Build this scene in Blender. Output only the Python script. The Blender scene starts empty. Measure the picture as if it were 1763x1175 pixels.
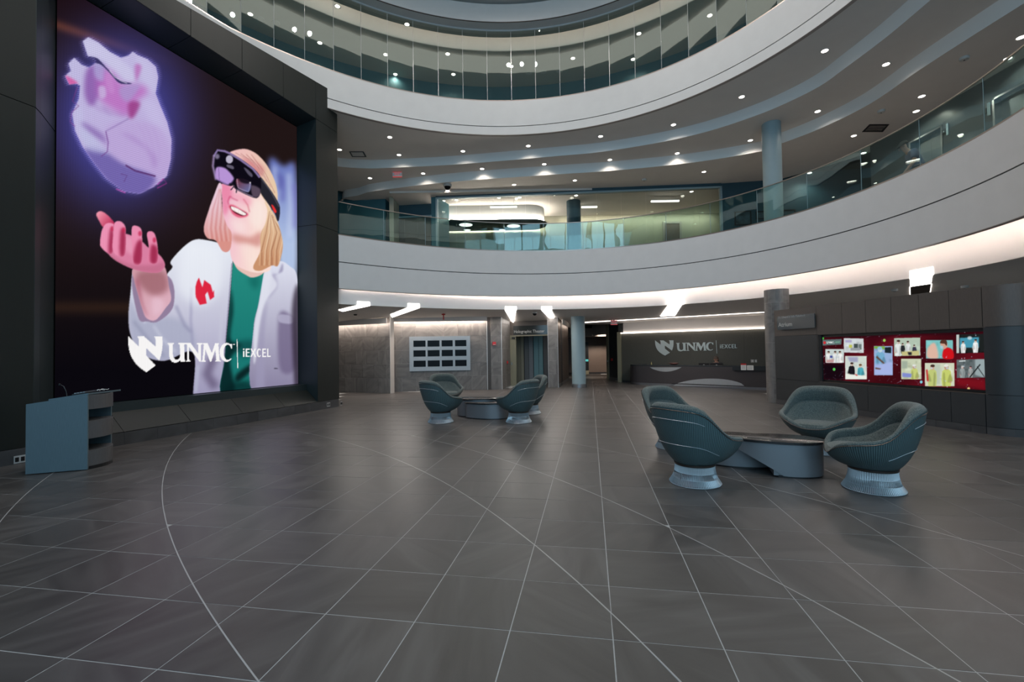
import bpy, math, random
import numpy as np
from mathutils import Vector, Matrix

random.seed(7)
C = bpy.context.scene.collection
SC = bpy.context.scene

# ------------------------------------------------------------------ camera, world, exposure
EYE = 1.68
FPX, IW, IH = 783.0, 1763.0, 1175.0
ROLL = math.radians(0.9)
PITCH = math.atan(17.0 / 783.0)
cr, sr, cp, sp = math.cos(ROLL), math.sin(ROLL), math.cos(PITCH), math.sin(PITCH)
Xw = Vector((1, 0, 0)); Uw = Vector((0, -sp, cp)); Fw = Vector((0, cp, sp))
cam_r = cr * Xw - sr * Uw
cam_u = sr * Xw + cr * Uw
cd = bpy.data.cameras.new('camera'); cam = bpy.data.objects.new('camera', cd); C.objects.link(cam)
M = Matrix.Identity(4)
for i in range(3):
    M[i][0] = cam_r[i]; M[i][1] = cam_u[i]; M[i][2] = -Fw[i]
M[2][3] = EYE
cam.matrix_world = M
cd.sensor_width = 36.0; cd.lens = FPX / IW * 36.0; cd.clip_start = 0.05; cd.clip_end = 300
SC.camera = cam

SC.view_settings.view_transform = 'Standard'
SC.view_settings.look = 'None'
SC.view_settings.exposure = 0.0
SC.view_settings.gamma = 1.0
SC.view_settings.use_curve_mapping = False
SC.cycles.max_bounces = 7
SC.cycles.diffuse_bounces = 4
SC.cycles.glossy_bounces = 4
SC.cycles.transparent_max_bounces = 16
SC.cycles.sample_clamp_indirect = 4.0
SC.cycles.caustics_reflective = False
SC.cycles.caustics_refractive = False
SC.cycles.use_denoising = True

W = bpy.data.worlds.new('sky'); SC.world = W; W.use_nodes = True
bg = W.node_tree.nodes['Background']
bg.inputs[0].default_value = (0.42, 0.66, 0.92, 1); bg.inputs[1].default_value = 0.75

def area(name, loc, target, sx, sy, power, col, portal=False, spread=None):
    l = bpy.data.lights.new(name, 'AREA'); l.shape = 'RECTANGLE'; l.size = sx; l.size_y = sy
    l.energy = power; l.color = col
    if spread: l.spread = spread
    o = bpy.data.objects.new(name, l); C.objects.link(o); o.location = loc
    o.rotation_euler = (Vector(target) - Vector(loc)).to_track_quat('-Z', 'Z').to_euler()
    if portal: l.cycles.is_portal = True
    return o
WINY = -4.2
# daylight through the glazed entrance front behind the camera
area('window_daylight', (0.5, WINY - 0.25, 6.6), (0.5, 20, 6.6), 17.0, 12.6, 1150, (0.54, 0.81, 1.0))
# added spots standing in for the soft overhead light of the oculus
def oculus_spot(k, loc, tgt, power, ang, col, r):
    l = bpy.data.lights.new('oculus_fill', 'SPOT'); l.energy = power; l.color = col; l.spot_size = math.radians(ang); l.spot_blend = 1.0; l.shadow_soft_size = r
    o = bpy.data.objects.new('oculus_fill', l); C.objects.link(o); o.location = loc
    o.rotation_euler = (Vector(tgt) - Vector(loc)).to_track_quat('-Z', 'Y').to_euler()
for k in range(8):
    a_ = 2 * math.pi * k / 8; x_, y_ = 0.2 + 5.2 * math.cos(a_), 8.2 + 5.2 * math.sin(a_)
    oculus_spot(k, (x_, y_, 13.75), (0.9 + .35 * (x_ - .2), 10.6 + .35 * (y_ - 8.2), 0), 110, 96, (1.0, 0.91, 0.84), 0.07)
    oculus_spot(k, (x_, y_, 13.70), (x_ * 1.2 - .04, 8.2 + (y_ - 8.2) * 1.2, 0), 345, 168, (1.0, 0.93, 0.88), 0.07)

# ------------------------------------------------------------------ survey helpers (photograph pixel -> point in the building)
def ray(px, py):
    u = px - IW / 2; v = -(py - IH / 2)
    a = u * cr + v * sr; b = -u * sr + v * cr
    return (a, FPX * cp - b * sp, FPX * sp + b * cp)
def atz(px, py, z=0.0):
    d = ray(px, py); t = (z - EYE) / d[2]
    return Vector((d[0] * t, d[1] * t, z))
def aty(px, py, Y):
    d = ray(px, py); t = Y / d[1]
    return Vector((d[0] * t, Y, EYE + d[2] * t))
def proj(p):
    v = Vector(p) - Vector((0, 0, EYE))
    dep = v.dot(Fw)
    if dep <= 0.05: return None
    return (IW / 2 + v.dot(cam_r) * FPX / dep, IH / 2 - v.dot(cam_u) * FPX / dep)
class Plane:
    """vertical plane through 2-D points a -> b; s along, n towards the room (the camera side), d outwards along n"""
    def __init__(self, a, b):
        self.p = Vector((a[0], a[1])); e = Vector((b[0] - a[0], b[1] - a[1])); self.L = e.length
        self.t = e / self.L; self.n = Vector((self.t[1], -self.t[0]))
        if self.n.dot(-self.p) < 0: self.n = -self.n
    def pt(self, s, z, d=0.0):
        q = self.p + self.t * s + self.n * d
        return Vector((q[0], q[1], z))
    def hit(self, px, py, d=0.0):
        r = ray(px, py); rr = Vector((r[0], r[1])); k = ((self.p + self.n * d).dot(self.n)) / rr.dot(self.n)
        q = rr * k
        return ((q - self.p).dot(self.t), EYE + r[2] * k)

# ------------------------------------------------------------------ mesh helpers
class MB:
    def __init__(self): self.v = []; self.f = []
    def add(self, vs, fs):
        o = len(self.v); self.v += [tuple(x) for x in vs]; self.f += [tuple(i + o for i in f) for f in fs]; return self
    def hexa(self, b, t):
        return self.add(list(b) + list(t), [(3, 2, 1, 0), (4, 5, 6, 7), (0, 1, 5, 4), (1, 2, 6, 5), (2, 3, 7, 6), (3, 0, 4, 7)])
    def box(self, x0, x1, y0, y1, z0, z1):
        return self.hexa([(x0, y0, z0), (x1, y0, z0), (x1, y1, z0), (x0, y1, z0)], [(x0, y0, z1), (x1, y0, z1), (x1, y1, z1), (x0, y1, z1)])
    def pbox(self, P, s0, s1, z0, z1, d0, d1):
        return self.hexa([P.pt(s0, z0, d1), P.pt(s1, z0, d1), P.pt(s1, z0, d0), P.pt(s0, z0, d0)],
                         [P.pt(s0, z1, d1), P.pt(s1, z1, d1), P.pt(s1, z1, d0), P.pt(s0, z1, d0)])
    def prism(self, poly, off):
        n = len(poly); a = [Vector(p) for p in poly]; b = [p + Vector(off) for p in a]
        return self.add(a + b, [tuple(range(n))[::-1], tuple(range(n, 2 * n))] + [(i, (i + 1) % n, n + (i + 1) % n, n + i) for i in range(n)])
    def grid(self, P, cu=False, cv=False):
        nu, nv = len(P), len(P[0]); vs = [p for r in P for p in r]; fs = []
        for i in range(nu if cu else nu - 1):
            for j in range(nv if cv else nv - 1):
                a = i * nv + j; b = ((i + 1) % nu) * nv + j; j2 = (j + 1) % nv
                fs.append((a, b, ((i + 1) % nu) * nv + j2, i * nv + j2))
        return self.add(vs, fs)
    def lathe(self, prof, seg=24, c=(0, 0, 0), cap=True):
        P = [[(c[0] + r * math.cos(2 * math.pi * k / seg), c[1] + r * math.sin(2 * math.pi * k / seg), c[2] + z) for r, z in prof] for k in range(seg)]
        o = len(self.v); self.grid(P, cu=True); n = len(prof)
        if cap:
            if prof[0][0] > 1e-5: self.f.append(tuple(o + k * n for k in range(seg))[::-1])
            if prof[-1][0] > 1e-5: self.f.append(tuple(o + k * n + n - 1 for k in range(seg)))
        return self
    def tube(self, pts, r, seg=6, closed=False):
        pts = [Vector(p) for p in pts]; n = len(pts); rings = []
        for i, p in enumerate(pts):
            a = pts[(i - 1) % n] if (closed or i > 0) else p; b = pts[(i + 1) % n] if (closed or i < n - 1) else p
            t = (b - a).normalized(); up = Vector((0, 0, 1)) if abs(t.z) < 0.95 else Vector((1, 0, 0))
            x = t.cross(up).normalized(); y = t.cross(x)
            rr = r[i] if isinstance(r, (list, tuple)) else r
            rings.append([p + x * rr * math.cos(2 * math.pi * k / seg) + y * rr * math.sin(2 * math.pi * k / seg) for k in range(seg)])
        o = len(self.v); self.grid(rings, cu=closed, cv=True)
        if not closed:
            self.f.append(tuple(range(o, o + seg))[::-1]); self.f.append(tuple(range(o + (n - 1) * seg, o + n * seg)))
        return self
    def build(self, name, mat, parent=None, smooth=False, kind=None, world=False, label=None):
        vs = self.v
        if world and parent is not None:
            inv = parent.matrix_basis.inverted(); vs = [tuple(inv @ Vector(p)) for p in vs]
        me = bpy.data.meshes.new(name); me.from_pydata(vs, [], self.f); me.update()
        if mat: me.materials.append(mat)
        if smooth:
            me.polygons.foreach_set('use_smooth', [True] * len(me.polygons))
            try: me.set_sharp_from_angle(angle=math.radians(38))
            except Exception: pass
        o = bpy.data.objects.new(name, me); C.objects.link(o)
        if parent is not None: o.parent = parent
        if kind: o['kind'] = kind
        if label: o['label'] = label
        return o
def tag(o, label, cat, group=None):
    o['label'] = label; o['category'] = cat
    if group: o['group'] = group
    return o
def thing(name, label, cat, loc=(0, 0, 0), rz=0.0, group=None):
    o = bpy.data.objects.new(name, None); C.objects.link(o); o.empty_display_size = 0.1
    o.matrix_basis = Matrix.Translation(Vector(loc)) @ Matrix.Rotation(rz, 4, 'Z')
    return tag(o, label, cat, group)
def copy_tree(o, parent=None):
    c = o.copy(); C.objects.link(c)
    if parent is not None: c.parent = parent
    for ch in list(o.children): copy_tree(ch, c)
    return c
def struct(o): o['kind'] = 'structure'; return o

# ------------------------------------------------------------------ materials
def srgb(r, g, b):
    f = lambda c: (c / 255 / 12.92) if c / 255 <= 0.04045 else ((c / 255 + 0.055) / 1.055) ** 2.4
    return (f(r), f(g), f(b), 1)
def mat(name, col, rough=0.5, metal=0.0, noise=0.0, scale=8.0, stretch=(1, 1, 1), bump=0.0, spec=0.5, coat=0.0):
    m = bpy.data.materials.new(name); m.use_nodes = True; nt = m.node_tree; b = nt.nodes['Principled BSDF']
    b.inputs['Base Color'].default_value = col; b.inputs['Roughness'].default_value = rough; b.inputs['Metallic'].default_value = metal
    b.inputs['Specular IOR Level'].default_value = spec; b.inputs['Coat Weight'].default_value = coat
    if noise or bump:
        tc = nt.nodes.new('ShaderNodeTexCoord'); mp = nt.nodes.new('ShaderNodeMapping'); mp.inputs['Scale'].default_value = stretch
        nz = nt.nodes.new('ShaderNodeTexNoise'); nz.inputs['Scale'].default_value = scale; nz.inputs['Detail'].default_value = 5
        nt.links.new(tc.outputs['Object'], mp.inputs[0]); nt.links.new(mp.outputs[0], nz.inputs['Vector'])
        if noise:
            rp = nt.nodes.new('ShaderNodeValToRGB')
            rp.color_ramp.elements[0].position = 0.3; rp.color_ramp.elements[1].position = 0.7
            rp.color_ramp.elements[0].color = tuple(c * (1 - noise) for c in col[:3]) + (1,)
            rp.color_ramp.elements[1].color = tuple(min(1, c * (1 + noise)) for c in col[:3]) + (1,)
            nt.links.new(nz.outputs['Fac'], rp.inputs[0]); nt.links.new(rp.outputs[0], b.inputs['Base Color'])
        if bump:
            bp = nt.nodes.new('ShaderNodeBump'); bp.inputs['Strength'].default_value = bump; bp.inputs['Distance'].default_value = 0.01
            nt.links.new(nz.outputs['Fac'], bp.inputs['Height']); nt.links.new(bp.outputs[0], b.inputs['Normal'])
    return m
def emit(name, col, s):
    m = bpy.data.materials.new(name); m.use_nodes = True; nt = m.node_tree
    nt.nodes.remove(nt.nodes['Principled BSDF']); e = nt.nodes.new('ShaderNodeEmission')
    e.inputs[0].default_value = col; e.inputs[1].default_value = s
    nt.links.new(e.outputs[0], nt.nodes['Material Output'].inputs[0]); return m
def glass(name, tint, refl=1.0, wav=0.0):
    m = bpy.data.materials.new(name); m.use_nodes = True; nt = m.node_tree
    nt.nodes.remove(nt.nodes['Principled BSDF'])
    t = nt.nodes.new('ShaderNodeBsdfTransparent'); t.inputs[0].default_value = tint
    g = nt.nodes.new('ShaderNodeBsdfGlossy'); g.inputs['Roughness'].default_value = 0.0; g.inputs[0].default_value = (0.9, 1, 0.97, 1)
    lw = nt.nodes.new('ShaderNodeLayerWeight'); lw.inputs[0].default_value = 0.5
    pw = nt.nodes.new('ShaderNodeMath'); pw.operation = 'POWER'; pw.inputs[1].default_value = 5.0; nt.links.new(lw.outputs['Facing'], pw.inputs[0])
    fr = nt.nodes.new('ShaderNodeMath'); fr.operation = 'MULTIPLY_ADD'; fr.inputs[1].default_value = .96; fr.inputs[2].default_value = .04; nt.links.new(pw.outputs[0], fr.inputs[0])
    mu = nt.nodes.new('ShaderNodeMath'); mu.operation = 'MULTIPLY'; mu.inputs[1].default_value = refl; mu.use_clamp = True
    mx = nt.nodes.new('ShaderNodeMixShader')
    if wav:
        nz = nt.nodes.new('ShaderNodeTexNoise'); nz.inputs['Scale'].default_value = 1.3; nz.inputs['Detail'].default_value = 1
        tc = nt.nodes.new('ShaderNodeTexCoord'); nt.links.new(tc.outputs['Object'], nz.inputs['Vector'])
        bp = nt.nodes.new('ShaderNodeBump'); bp.inputs['Strength'].default_value = wav; bp.inputs['Distance'].default_value = 0.03
        nt.links.new(nz.outputs['Fac'], bp.inputs['Height']); nt.links.new(bp.outputs[0], g.inputs['Normal'])
    nt.links.new(fr.outputs[0], mu.inputs[0]); nt.links.new(mu.outputs[0], mx.inputs[0])
    nt.links.new(t.outputs[0], mx.inputs[1]); nt.links.new(g.outputs[0], mx.inputs[2])
    nt.links.new(mx.outputs[0], nt.nodes['Material Output'].inputs[0]); return m
def stone(name, base, dark, light, rough, vein=1.0, rot=True, scale=1.6):
    """stone slab: every slab has its own streak direction and tone"""
    m = bpy.data.materials.new(name); m.use_nodes = True; nt = m.node_tree; b = nt.nodes['Principled BSDF']
    N = nt.nodes.new; L = nt.links.new
    geo = N('ShaderNodeNewGeometry'); oi = N('ShaderNodeObjectInfo')
    ad = N('ShaderNodeMath'); ad.operation = 'ADD'; L(oi.outputs['Random'], ad.inputs[0]); L(geo.outputs['Random Per Island'], ad.inputs[1])
    fr = N('ShaderNodeMath'); fr.operation = 'FRACT'; L(ad.outputs[0], fr.inputs[0])
    an = N('ShaderNodeMath'); an.operation = 'MULTIPLY'; an.inputs[1].default_value = 37.0; L(fr.outputs[0], an.inputs[0])
    fl = N('ShaderNodeMath'); fl.operation = 'SNAP'; fl.inputs[1].default_value = math.pi / 4; L(an.outputs[0], fl.inputs[0])
    vr = N('ShaderNodeVectorRotate'); vr.rotation_type = 'Z_AXIS' if rot else 'Y_AXIS'
    L(geo.outputs['Position'], vr.inputs['Vector']); L(fl.outputs[0], vr.inputs['Angle'])
    of = N('ShaderNodeVectorMath'); of.operation = 'ADD'; cx = N('ShaderNodeCombineXYZ')
    for k in range(3): L(an.outputs[0], cx.inputs[k])
    L(vr.outputs[0], of.inputs[0]); L(cx.outputs[0], of.inputs[1])
    mp = N('ShaderNodeMapping'); mp.inputs['Scale'].default_value = (0.55, 2.6, 1.0) if rot else (0.7, 1, 2.6); L(of.outputs[0], mp.inputs[0])
    n1 = N('ShaderNodeTexNoise'); n1.inputs['Scale'].default_value = scale; n1.inputs['Detail'].default_value = 8; n1.inputs['Distortion'].default_value = 1.2; L(mp.outputs[0], n1.inputs['Vector'])
    r1 = N('ShaderNodeValToRGB'); e = r1.color_ramp.elements
    e[0].position = 0.32; e[0].color = dark; e[1].position = 0.72; e[1].color = light
    x = e.new(0.5); x.color = base
    L(n1.outputs['Fac'], r1.inputs[0])
    hv = N('ShaderNodeHueSaturation'); ma = N('ShaderNodeMapRange'); ma.inputs['To Min'].default_value = 0.88; ma.inputs['To Max'].default_value = 1.10
    L(fr.outputs[0], ma.inputs['Value']); L(ma.outputs[0], hv.inputs['Value']); L(r1.outputs[0], hv.inputs['Color'])
    L(hv.outputs[0], b.inputs['Base Color']); b.inputs['Roughness'].default_value = rough
    b.inputs['Specular IOR Level'].default_value = 0.45
    n2 = N('ShaderNodeTexNoise'); n2.inputs['Scale'].default_value = 40; L(geo.outputs['Position'], n2.inputs['Vector'])
    mr = N('ShaderNodeMapRange'); mr.inputs['To Min'].default_value = rough - 0.05; mr.inputs['To Max'].default_value = rough + 0.08
    L(n1.outputs['Fac'], mr.inputs['Value']); L(mr.outputs[0], b.inputs['Roughness'])
    bp = N('ShaderNodeBump'); bp.inputs['Strength'].default_value = 0.05; bp.inputs['Distance'].default_value = 0.002
    L(n2.outputs['Fac'], bp.inputs['Height']); L(bp.outputs[0], b.inputs['Normal'])
    return m
def brushed(name, col, rough, axis=2, dens=120, metal=1.0, amt=0.12):
    st = [2.0, 2.0, 2.0]; 
    for k in range(3): st[k] = 1.0 if k == axis else dens / 8
    return mat(name, col, rough, metal, noise=amt, scale=8, stretch=tuple(st))

g_ = lambda v: (v, v, v, 1)
m_tile = stone('floor_stone', (0.068, 0.0635, 0.061, 1), (0.051, 0.0475, 0.046, 1), (0.093, 0.0875, 0.084, 1), 0.36)
m_grout = mat('grout', (0.36, 0.37, 0.37, 1), 0.6, noise=0.1, scale=30)
m_inlay = mat('inlay_strip', (0.36, 0.36, 0.355, 1), 0.4)
m_plinth = stone('plinth_stone', (0.050, 0.050, 0.052, 1), (0.038, 0.038, 0.040, 1), (0.066, 0.066, 0.068, 1), 0.45, rot=False)
m_wallstone = stone('wall_stone', (0.165, 0.155, 0.147, 1), (0.120, 0.112, 0.107, 1), (0.22, 0.207, 0.195, 1), 0.5, rot=False)
m_wgrout = mat('wall_grout', (0.36, 0.34, 0.32, 1), 0.7)
m_trim = mat('satin_trim', (0.65, 0.64, 0.62, 1), 0.35, 0.3)
m_white = mat('white_plaster', (0.62, 0.61, 0.60, 1), 0.65, noise=0.02, scale=3)
m_white2 = mat('white_plaster_upper', (0.62, 0.61, 0.59, 1), 0.65, noise=0.02, scale=3)
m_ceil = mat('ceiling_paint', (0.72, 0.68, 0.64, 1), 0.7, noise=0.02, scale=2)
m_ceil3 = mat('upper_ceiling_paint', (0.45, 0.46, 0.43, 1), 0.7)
m_cove = mat('cove_paint', (0.80, 0.78, 0.76, 1), 0.6)
m_lip = mat('fascia_lip', (0.36, 0.31, 0.28, 1), 0.6)
m_dark = mat('shadow_gap', (0.02, 0.02, 0.022, 1), 0.7)
m_portal = mat('portal_panel', (0.0135, 0.017, 0.0155, 1), 0.42, 0.25, noise=0.06, scale=5, stretch=(1, 1, 0.2))
m_portal2 = mat('portal_return', (0.022, 0.034, 0.037, 1), 0.45, 0.25)
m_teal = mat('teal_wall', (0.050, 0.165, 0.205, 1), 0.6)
m_tealcol = mat('teal_column', (0.27, 0.37, 0.405, 1), 0.45, noise=0.02, scale=4)
m_wood = brushed('brown_laminate', (0.082, 0.066, 0.056, 1), 0.45, 2, 200, 0.0, 0.14)
m_char = mat('charcoal_panel', (0.030, 0.033, 0.035, 1), 0.42, noise=0.05, scale=4)
m_black = mat('black_plastic', (0.008, 0.008, 0.009, 1), 0.35)
m_blackgloss = mat('black_gloss', (0.004, 0.004, 0.005, 1), 0.25, spec=.12)
m_steel = brushed('brushed_steel', (0.55, 0.56, 0.57, 1), 0.28, 2, 160)
m_wire = mat('nickel_wire', (0.58, 0.62, 0.65, 1), 0.38, 0.55)
m_bronze = mat('dark_metal', (0.10, 0.085, 0.075, 1), 0.35, 0.8)
m_gun = brushed('gunmetal', (0.30, 0.315, 0.335, 1), 0.36, 2, 90, 0.85, 0.08)
m_red = mat('alarm_red', (0.55, 0.02, 0.02, 1), 0.4)
m_offwhite = mat('offwhite_plastic', (0.40, 0.40, 0.39, 1), 0.5)
m_paper = mat('paper', (0.75, 0.75, 0.73, 1), 0.8)
m_handrail = mat('rail_cap', (0.42, 0.36, 0.32, 1), 0.3, 0.9)
m_glass = glass('rail_glass', (0.80, 0.92, 0.90, 1), 2.0, 0.10)
m_glass3 = glass('tall_glass', (0.86, 0.90, 0.87, 1), 1.6, 0.0)
m_glassw = glass('window_glass', (0.90, 0.93, 0.91, 1), 1.0, 0.04)
m_front = glass('front_glazing', (0.92, 0.96, 0.97, 1), 0.6)
m_lamp = emit('lamp_lens', (1.0, 0.90, 0.80, 1), 9.0)
m_lampdim = emit('lamp_lens_dim', (1.0, 0.93, 0.85, 1), 0.55)
m_led = emit('led_strip', (1.0, 0.84, 0.75, 1), 44.0)
m_ledslot = emit('led_slot', (1.0, 0.92, 0.86, 1), 13.0)
m_led3 = emit('top_cove_led', (1.0, .84, .76, 1), 10.0)
m_led2 = emit('raft_edge_light', (1.0, 0.86, 0.76, 1), 110.0)
m_ledline = emit('led_line', (1.0, 0.88, 0.80, 1), 5.0)
m_speaker = mat('speaker_grille', (0.55, 0.56, 0.54, 1), 0.6)

# ------------------------------------------------------------------ plan of the atrium: edge of each floor as radius over angle
CL = Vector((1.1, 9.8)); CU = Vector((-0.174, 7.83))
RL = (0.129, -0.385, 0.150, 0.164, 7.741)
RU = (0.0661, -0.1453, -0.1827, 0.5037, 8.057)
RG = (0.147, -0.331, -0.261, 0.287, 8.645)
Z_GC, Z_LB, Z_LG, Z_LT, Z_RAIL, Z_F2 = 3.286, 3.78, 4.63, 5.50, 6.60, 5.30
Z_UB, Z_UG, Z_UT, Z_F3, Z_C3 = 9.40, 9.70, 10.615, 10.45, 13.27
def rad(co, th, lo=-0.35, hi=2.6):
    t = min(max(th, lo), hi); r = 0.0
    for c in co: r = r * t + c
    return r
def ring(cen, co, th, dr=0.0, z=0.0):
    if th < -0.35:      # beyond the bend the edges run straight to the glazed front
        q = ring(cen, co, -0.35, dr, z); return q + Vector((0.05, -1.0, 0)) * (-0.35 - th) * 8.0
    r = rad(co, th) + dr
    return Vector((cen[0] + r * math.cos(th), cen[1] + r * math.sin(th), z))
def arc(cen, co, a0, a1, n, dr=0.0, z=0.0): return [ring(cen, co, a0 + (a1 - a0) * i / n, dr, z) for i in range(n + 1)]
TH0, THL, THU = -1.35, 2.60, 2.62

# ------------------------------------------------------------------ floor: stone tiles cut by the large inlaid arcs
slab = MB().box(-14, 16, -6, 36, -0.4, -0.0014).build('floor', m_grout); struct(slab)
TA = Vector((math.cos(math.radians(-9.7)), math.sin(math.radians(-9.7)))); TB = Vector((-TA[1], TA[0])); TS = 0.605
TO = Vector((0.5, 2.33)) + TA * 0.0
k0 = (Vector((-1.31, 3.6)) - TO).dot(TB) % TS; TO = TO + TB * k0
def circ_from(pts):
    P = np.array([atz(x, y)[:2] for x, y in pts]); A = np.c_[2 * P, np.ones(len(P))]
    s = np.linalg.lstsq(A, (P ** 2).sum(1), rcond=None)[0]
    return (Vector((s[0], s[1])), math.sqrt(s[2] + s[0] ** 2 + s[1] ** 2))
ARC_PTS = (
    [(330, 745), (302, 775), (283, 820), (278, 865), (285, 902), (305, 950), (330, 1000), (370, 1070), (410, 1130), (448, 1175)],
    [(600, 763), (727.7, 812), (777.7, 840), (838.8, 877), (925.8, 940), (1051.7, 1054.8), (1168.4, 1175)],
    [(725, 753), (785, 769.6), (837, 782.6), (888.8, 799), (950, 821.5), (1033, 854.8), (1151.7, 908.5), (1250, 958.5), (1341, 1004), (1581, 1133), (1650.8, 1175)],
    [(970, 760), (1050, 778), (1155, 799.7), (1240, 820), (1407, 861.7), (1518.6, 891), (1763, 959)],
    [(83, 821), (49.6, 847), (20, 876), (0, 899)])
ARCS = [circ_from(p) for p in ARC_PTS]
ARC_PL = [[atz(x, y) for x, y in p] for p in ARC_PTS]
def on_arc(k, p, m=2.2):
    return min((Vector((q[0], q[1])) - Vector((p[0], p[1]))).length for q in ARC_PL[k]) < m
ROOM = [(-10, -4.1), (-8.5, 7.0), (-8.1, 8.6), (-5.9, 15.0), (-7.8, 20.4), (-5, 19.5), (-1, 20.5), (0, 20.7), (0.5, 22.5), (1.6, 21.5), (2.3, 25.5), (3.6, 33), (6.6, 33), (5.3, 24), (10.4, 18.9), (8.3, 13.7), (9.4, 8.7), (12, 8.3), (12, -4.1)]
def inside(p, poly=ROOM):
    c = False; n = len(poly)
    for i in range(n):
        x1, y1 = poly[i]; x2, y2 = poly[(i + 1) % n]
        if (y1 > p[1]) != (y2 > p[1]) and p[0] < (x2 - x1) * (p[1] - y1) / (y2 - y1) + x1: c = not c
    return c
def split(poly, cen, R):
    g = [(p - cen).length - R for p in poly]
    if all(x >= 0 for x in g) or all(x <= 0 for x in g): return [poly]
    a, b = [], []; n = len(poly)
    for i in range(n):
        p, q, gp, gq = poly[i], poly[(i + 1) % n], g[i], g[(i + 1) % n]
        (a if gp >= 0 else b).append(p)
        if gp * gq < 0:
            x = p.lerp(q, gp / (gp - gq)); a.append(x); b.append(x)
    return [a, b]
def parea(p): return 0.5 * abs(sum(p[i][0] * p[(i + 1) % len(p)][1] - p[(i + 1) % len(p)][0] * p[i][1] for i in range(len(p))))
def inset(poly, d):
    n = len(poly); s = sum(poly[i][0] * poly[(i + 1) % n][1] - poly[(i + 1) % n][0] * poly[i][1] for i in range(n))
    if s < 0: poly = poly[::-1]
    out = []
    for i in range(n):
        a, b, c = poly[i - 1], poly[i], poly[(i + 1) % n]
        e1 = (b - a); e2 = (c - b)
        if e1.length < 1e-4 or e2.length < 1e-4: continue
        e1.normalize(); e2.normalize(); n1 = Vector((-e1[1], e1[0])); n2 = Vector((-e2[1], e2[0]))
        m = n1 + n2
        if m.length < 0.25: return None
        m = m / m.dot(n1) if abs(m.dot(n1)) > 0.3 else m
        if m.length > 4: return None
        out.append(b + m * d)
    return out if len(out) >= 3 and parea(out) < parea(poly) else None
pieces = []
for i in range(-30, 40):
    for j in range(-14, 60):
        o = TO + TA * (i * TS) + TB * (j * TS); c = o + (TA + TB) * (TS / 2)
        if not inside(c): continue
        polys = [([o, o + TA * TS, o + (TA + TB) * TS, o + TB * TS], True)]
        for ka, (cen, R) in enumerate(ARCS):
            if not on_arc(ka, c, 2.4): continue
            nx = []
            for p, full in polys:
                r = split(p, cen, R); nx += [(q, full and len(r) == 1) for q in r]
            polys = nx
        for p, full in polys:
            if parea(p) < 0.002: continue
            q = [proj((v[0], v[1], 0)) for v in p]
            vis = 0.0
            if all(q) and any(-20 < w[0] < 1783 and w[1] < 1195 for w in q):
                vis = parea([Vector(w) for w in q])
            pieces.append((vis, full, p, c))
pieces.sort(key=lambda a: -a[0])
tile_me = None; rest = MB(); nt_ = 0
for k, (vis, full, p, c) in enumerate(pieces):
    z = random.uniform(-0.0006, 0.0006)
    if nt_ < 300 and vis > 0:
        if full:
            if tile_me is None:
                q = [v - c for v in inset(p, 0.0036)]
                ob = MB().prism([(v[0], v[1], -0.008) for v in q], (0, 0, 0.008)).build('tile', m_tile, slab); tile_me = ob.data
            else:
                ob = bpy.data.objects.new('tile', tile_me); C.objects.link(ob); ob.parent = slab
            ob.location = (c[0], c[1], z); nt_ += 1
        else:
            q = inset(p, 0.0036)
            if not q: continue
            MB().prism([(v[0], v[1], -0.008) for v in q], (0, 0, 0.008 + z)).build('tile', m_tile, slab); nt_ += 1
    else:
        q = inset(p, 0.0036)
        if q: rest.prism([(v[0], v[1], -0.008) for v in q], (0, 0, 0.008 + z))
rest.build('small_tiles', m_tile, slab, kind='stuff')
for ka, (cen, R) in enumerate(ARCS):
    pts = []
    for k in range(1440):
        a = 2 * math.pi * k / 1440; p = cen + Vector((math.cos(a), math.sin(a))) * R
        pts.append((p, inside(p) and on_arc(ka, p)))
    mb = MB(); w = 0.0045
    for k in range(1440):
        if pts[k][1] and pts[(k + 1) % 1440][1]:
            p, q = pts[k][0], pts[(k + 1) % 1440][0]; n = (p - cen).normalized(); n2 = (q - cen).normalized()
            mb.add([(*(p - n * w), 0.0012), (*(p + n * w), 0.0012), (*(q + n2 * w), 0.0012), (*(q - n2 * w), 0.0012)], [(0, 1, 2, 3)])
    mb.build('inlay_strip', m_inlay, slab)

# ------------------------------------------------------------------ shell of the building
struct(MB().box(-14.3, -14, -6, 36, 0, 16.6).build('wall_left', m_char))
struct(MB().box(15.5, 15.8, -6, 36, 0, 16.6).build('wall_right', m_char))
struct(MB().box(-14, 15.5, 34, 34.3, 0, 16.6).build('wall_rear', m_char))
struct(MB().box(-14.3, 15.8, -6, 36, 16.6, 16.9).build('ceiling', m_ceil))
wf = MB(); wf.box(-14, -8.2, WINY - .15, WINY + .15, 0, 16.6); wf.box(9.2, 15.5, WINY - .15, WINY + .15, 0, 16.6); wf.box(-8.2, 9.2, WINY - .15, WINY + .15, 13.0, 16.6)
struct(wf.build('wall_front', m_char))
w1 = MB(); xs = [-8.2 + 17.4 * k / 10 for k in range(11)]
for x in xs: w1.box(x - .05, x + .05, WINY - .12, WINY + .12, 0, 13.0)
for z in (0.05, 2.7, 5.2, 7.8, 10.4, 12.95): w1.box(-8.2, 9.2, WINY - .1, WINY + .1, z - .06, z + .06)
w1 = struct(w1.build('window_1', m_char))
for k in range(10): MB().box(xs[k] + .05, xs[k + 1] - .05, WINY - .012, WINY + .012, 0.1, 12.9).build('pane', m_front, w1)

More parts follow.
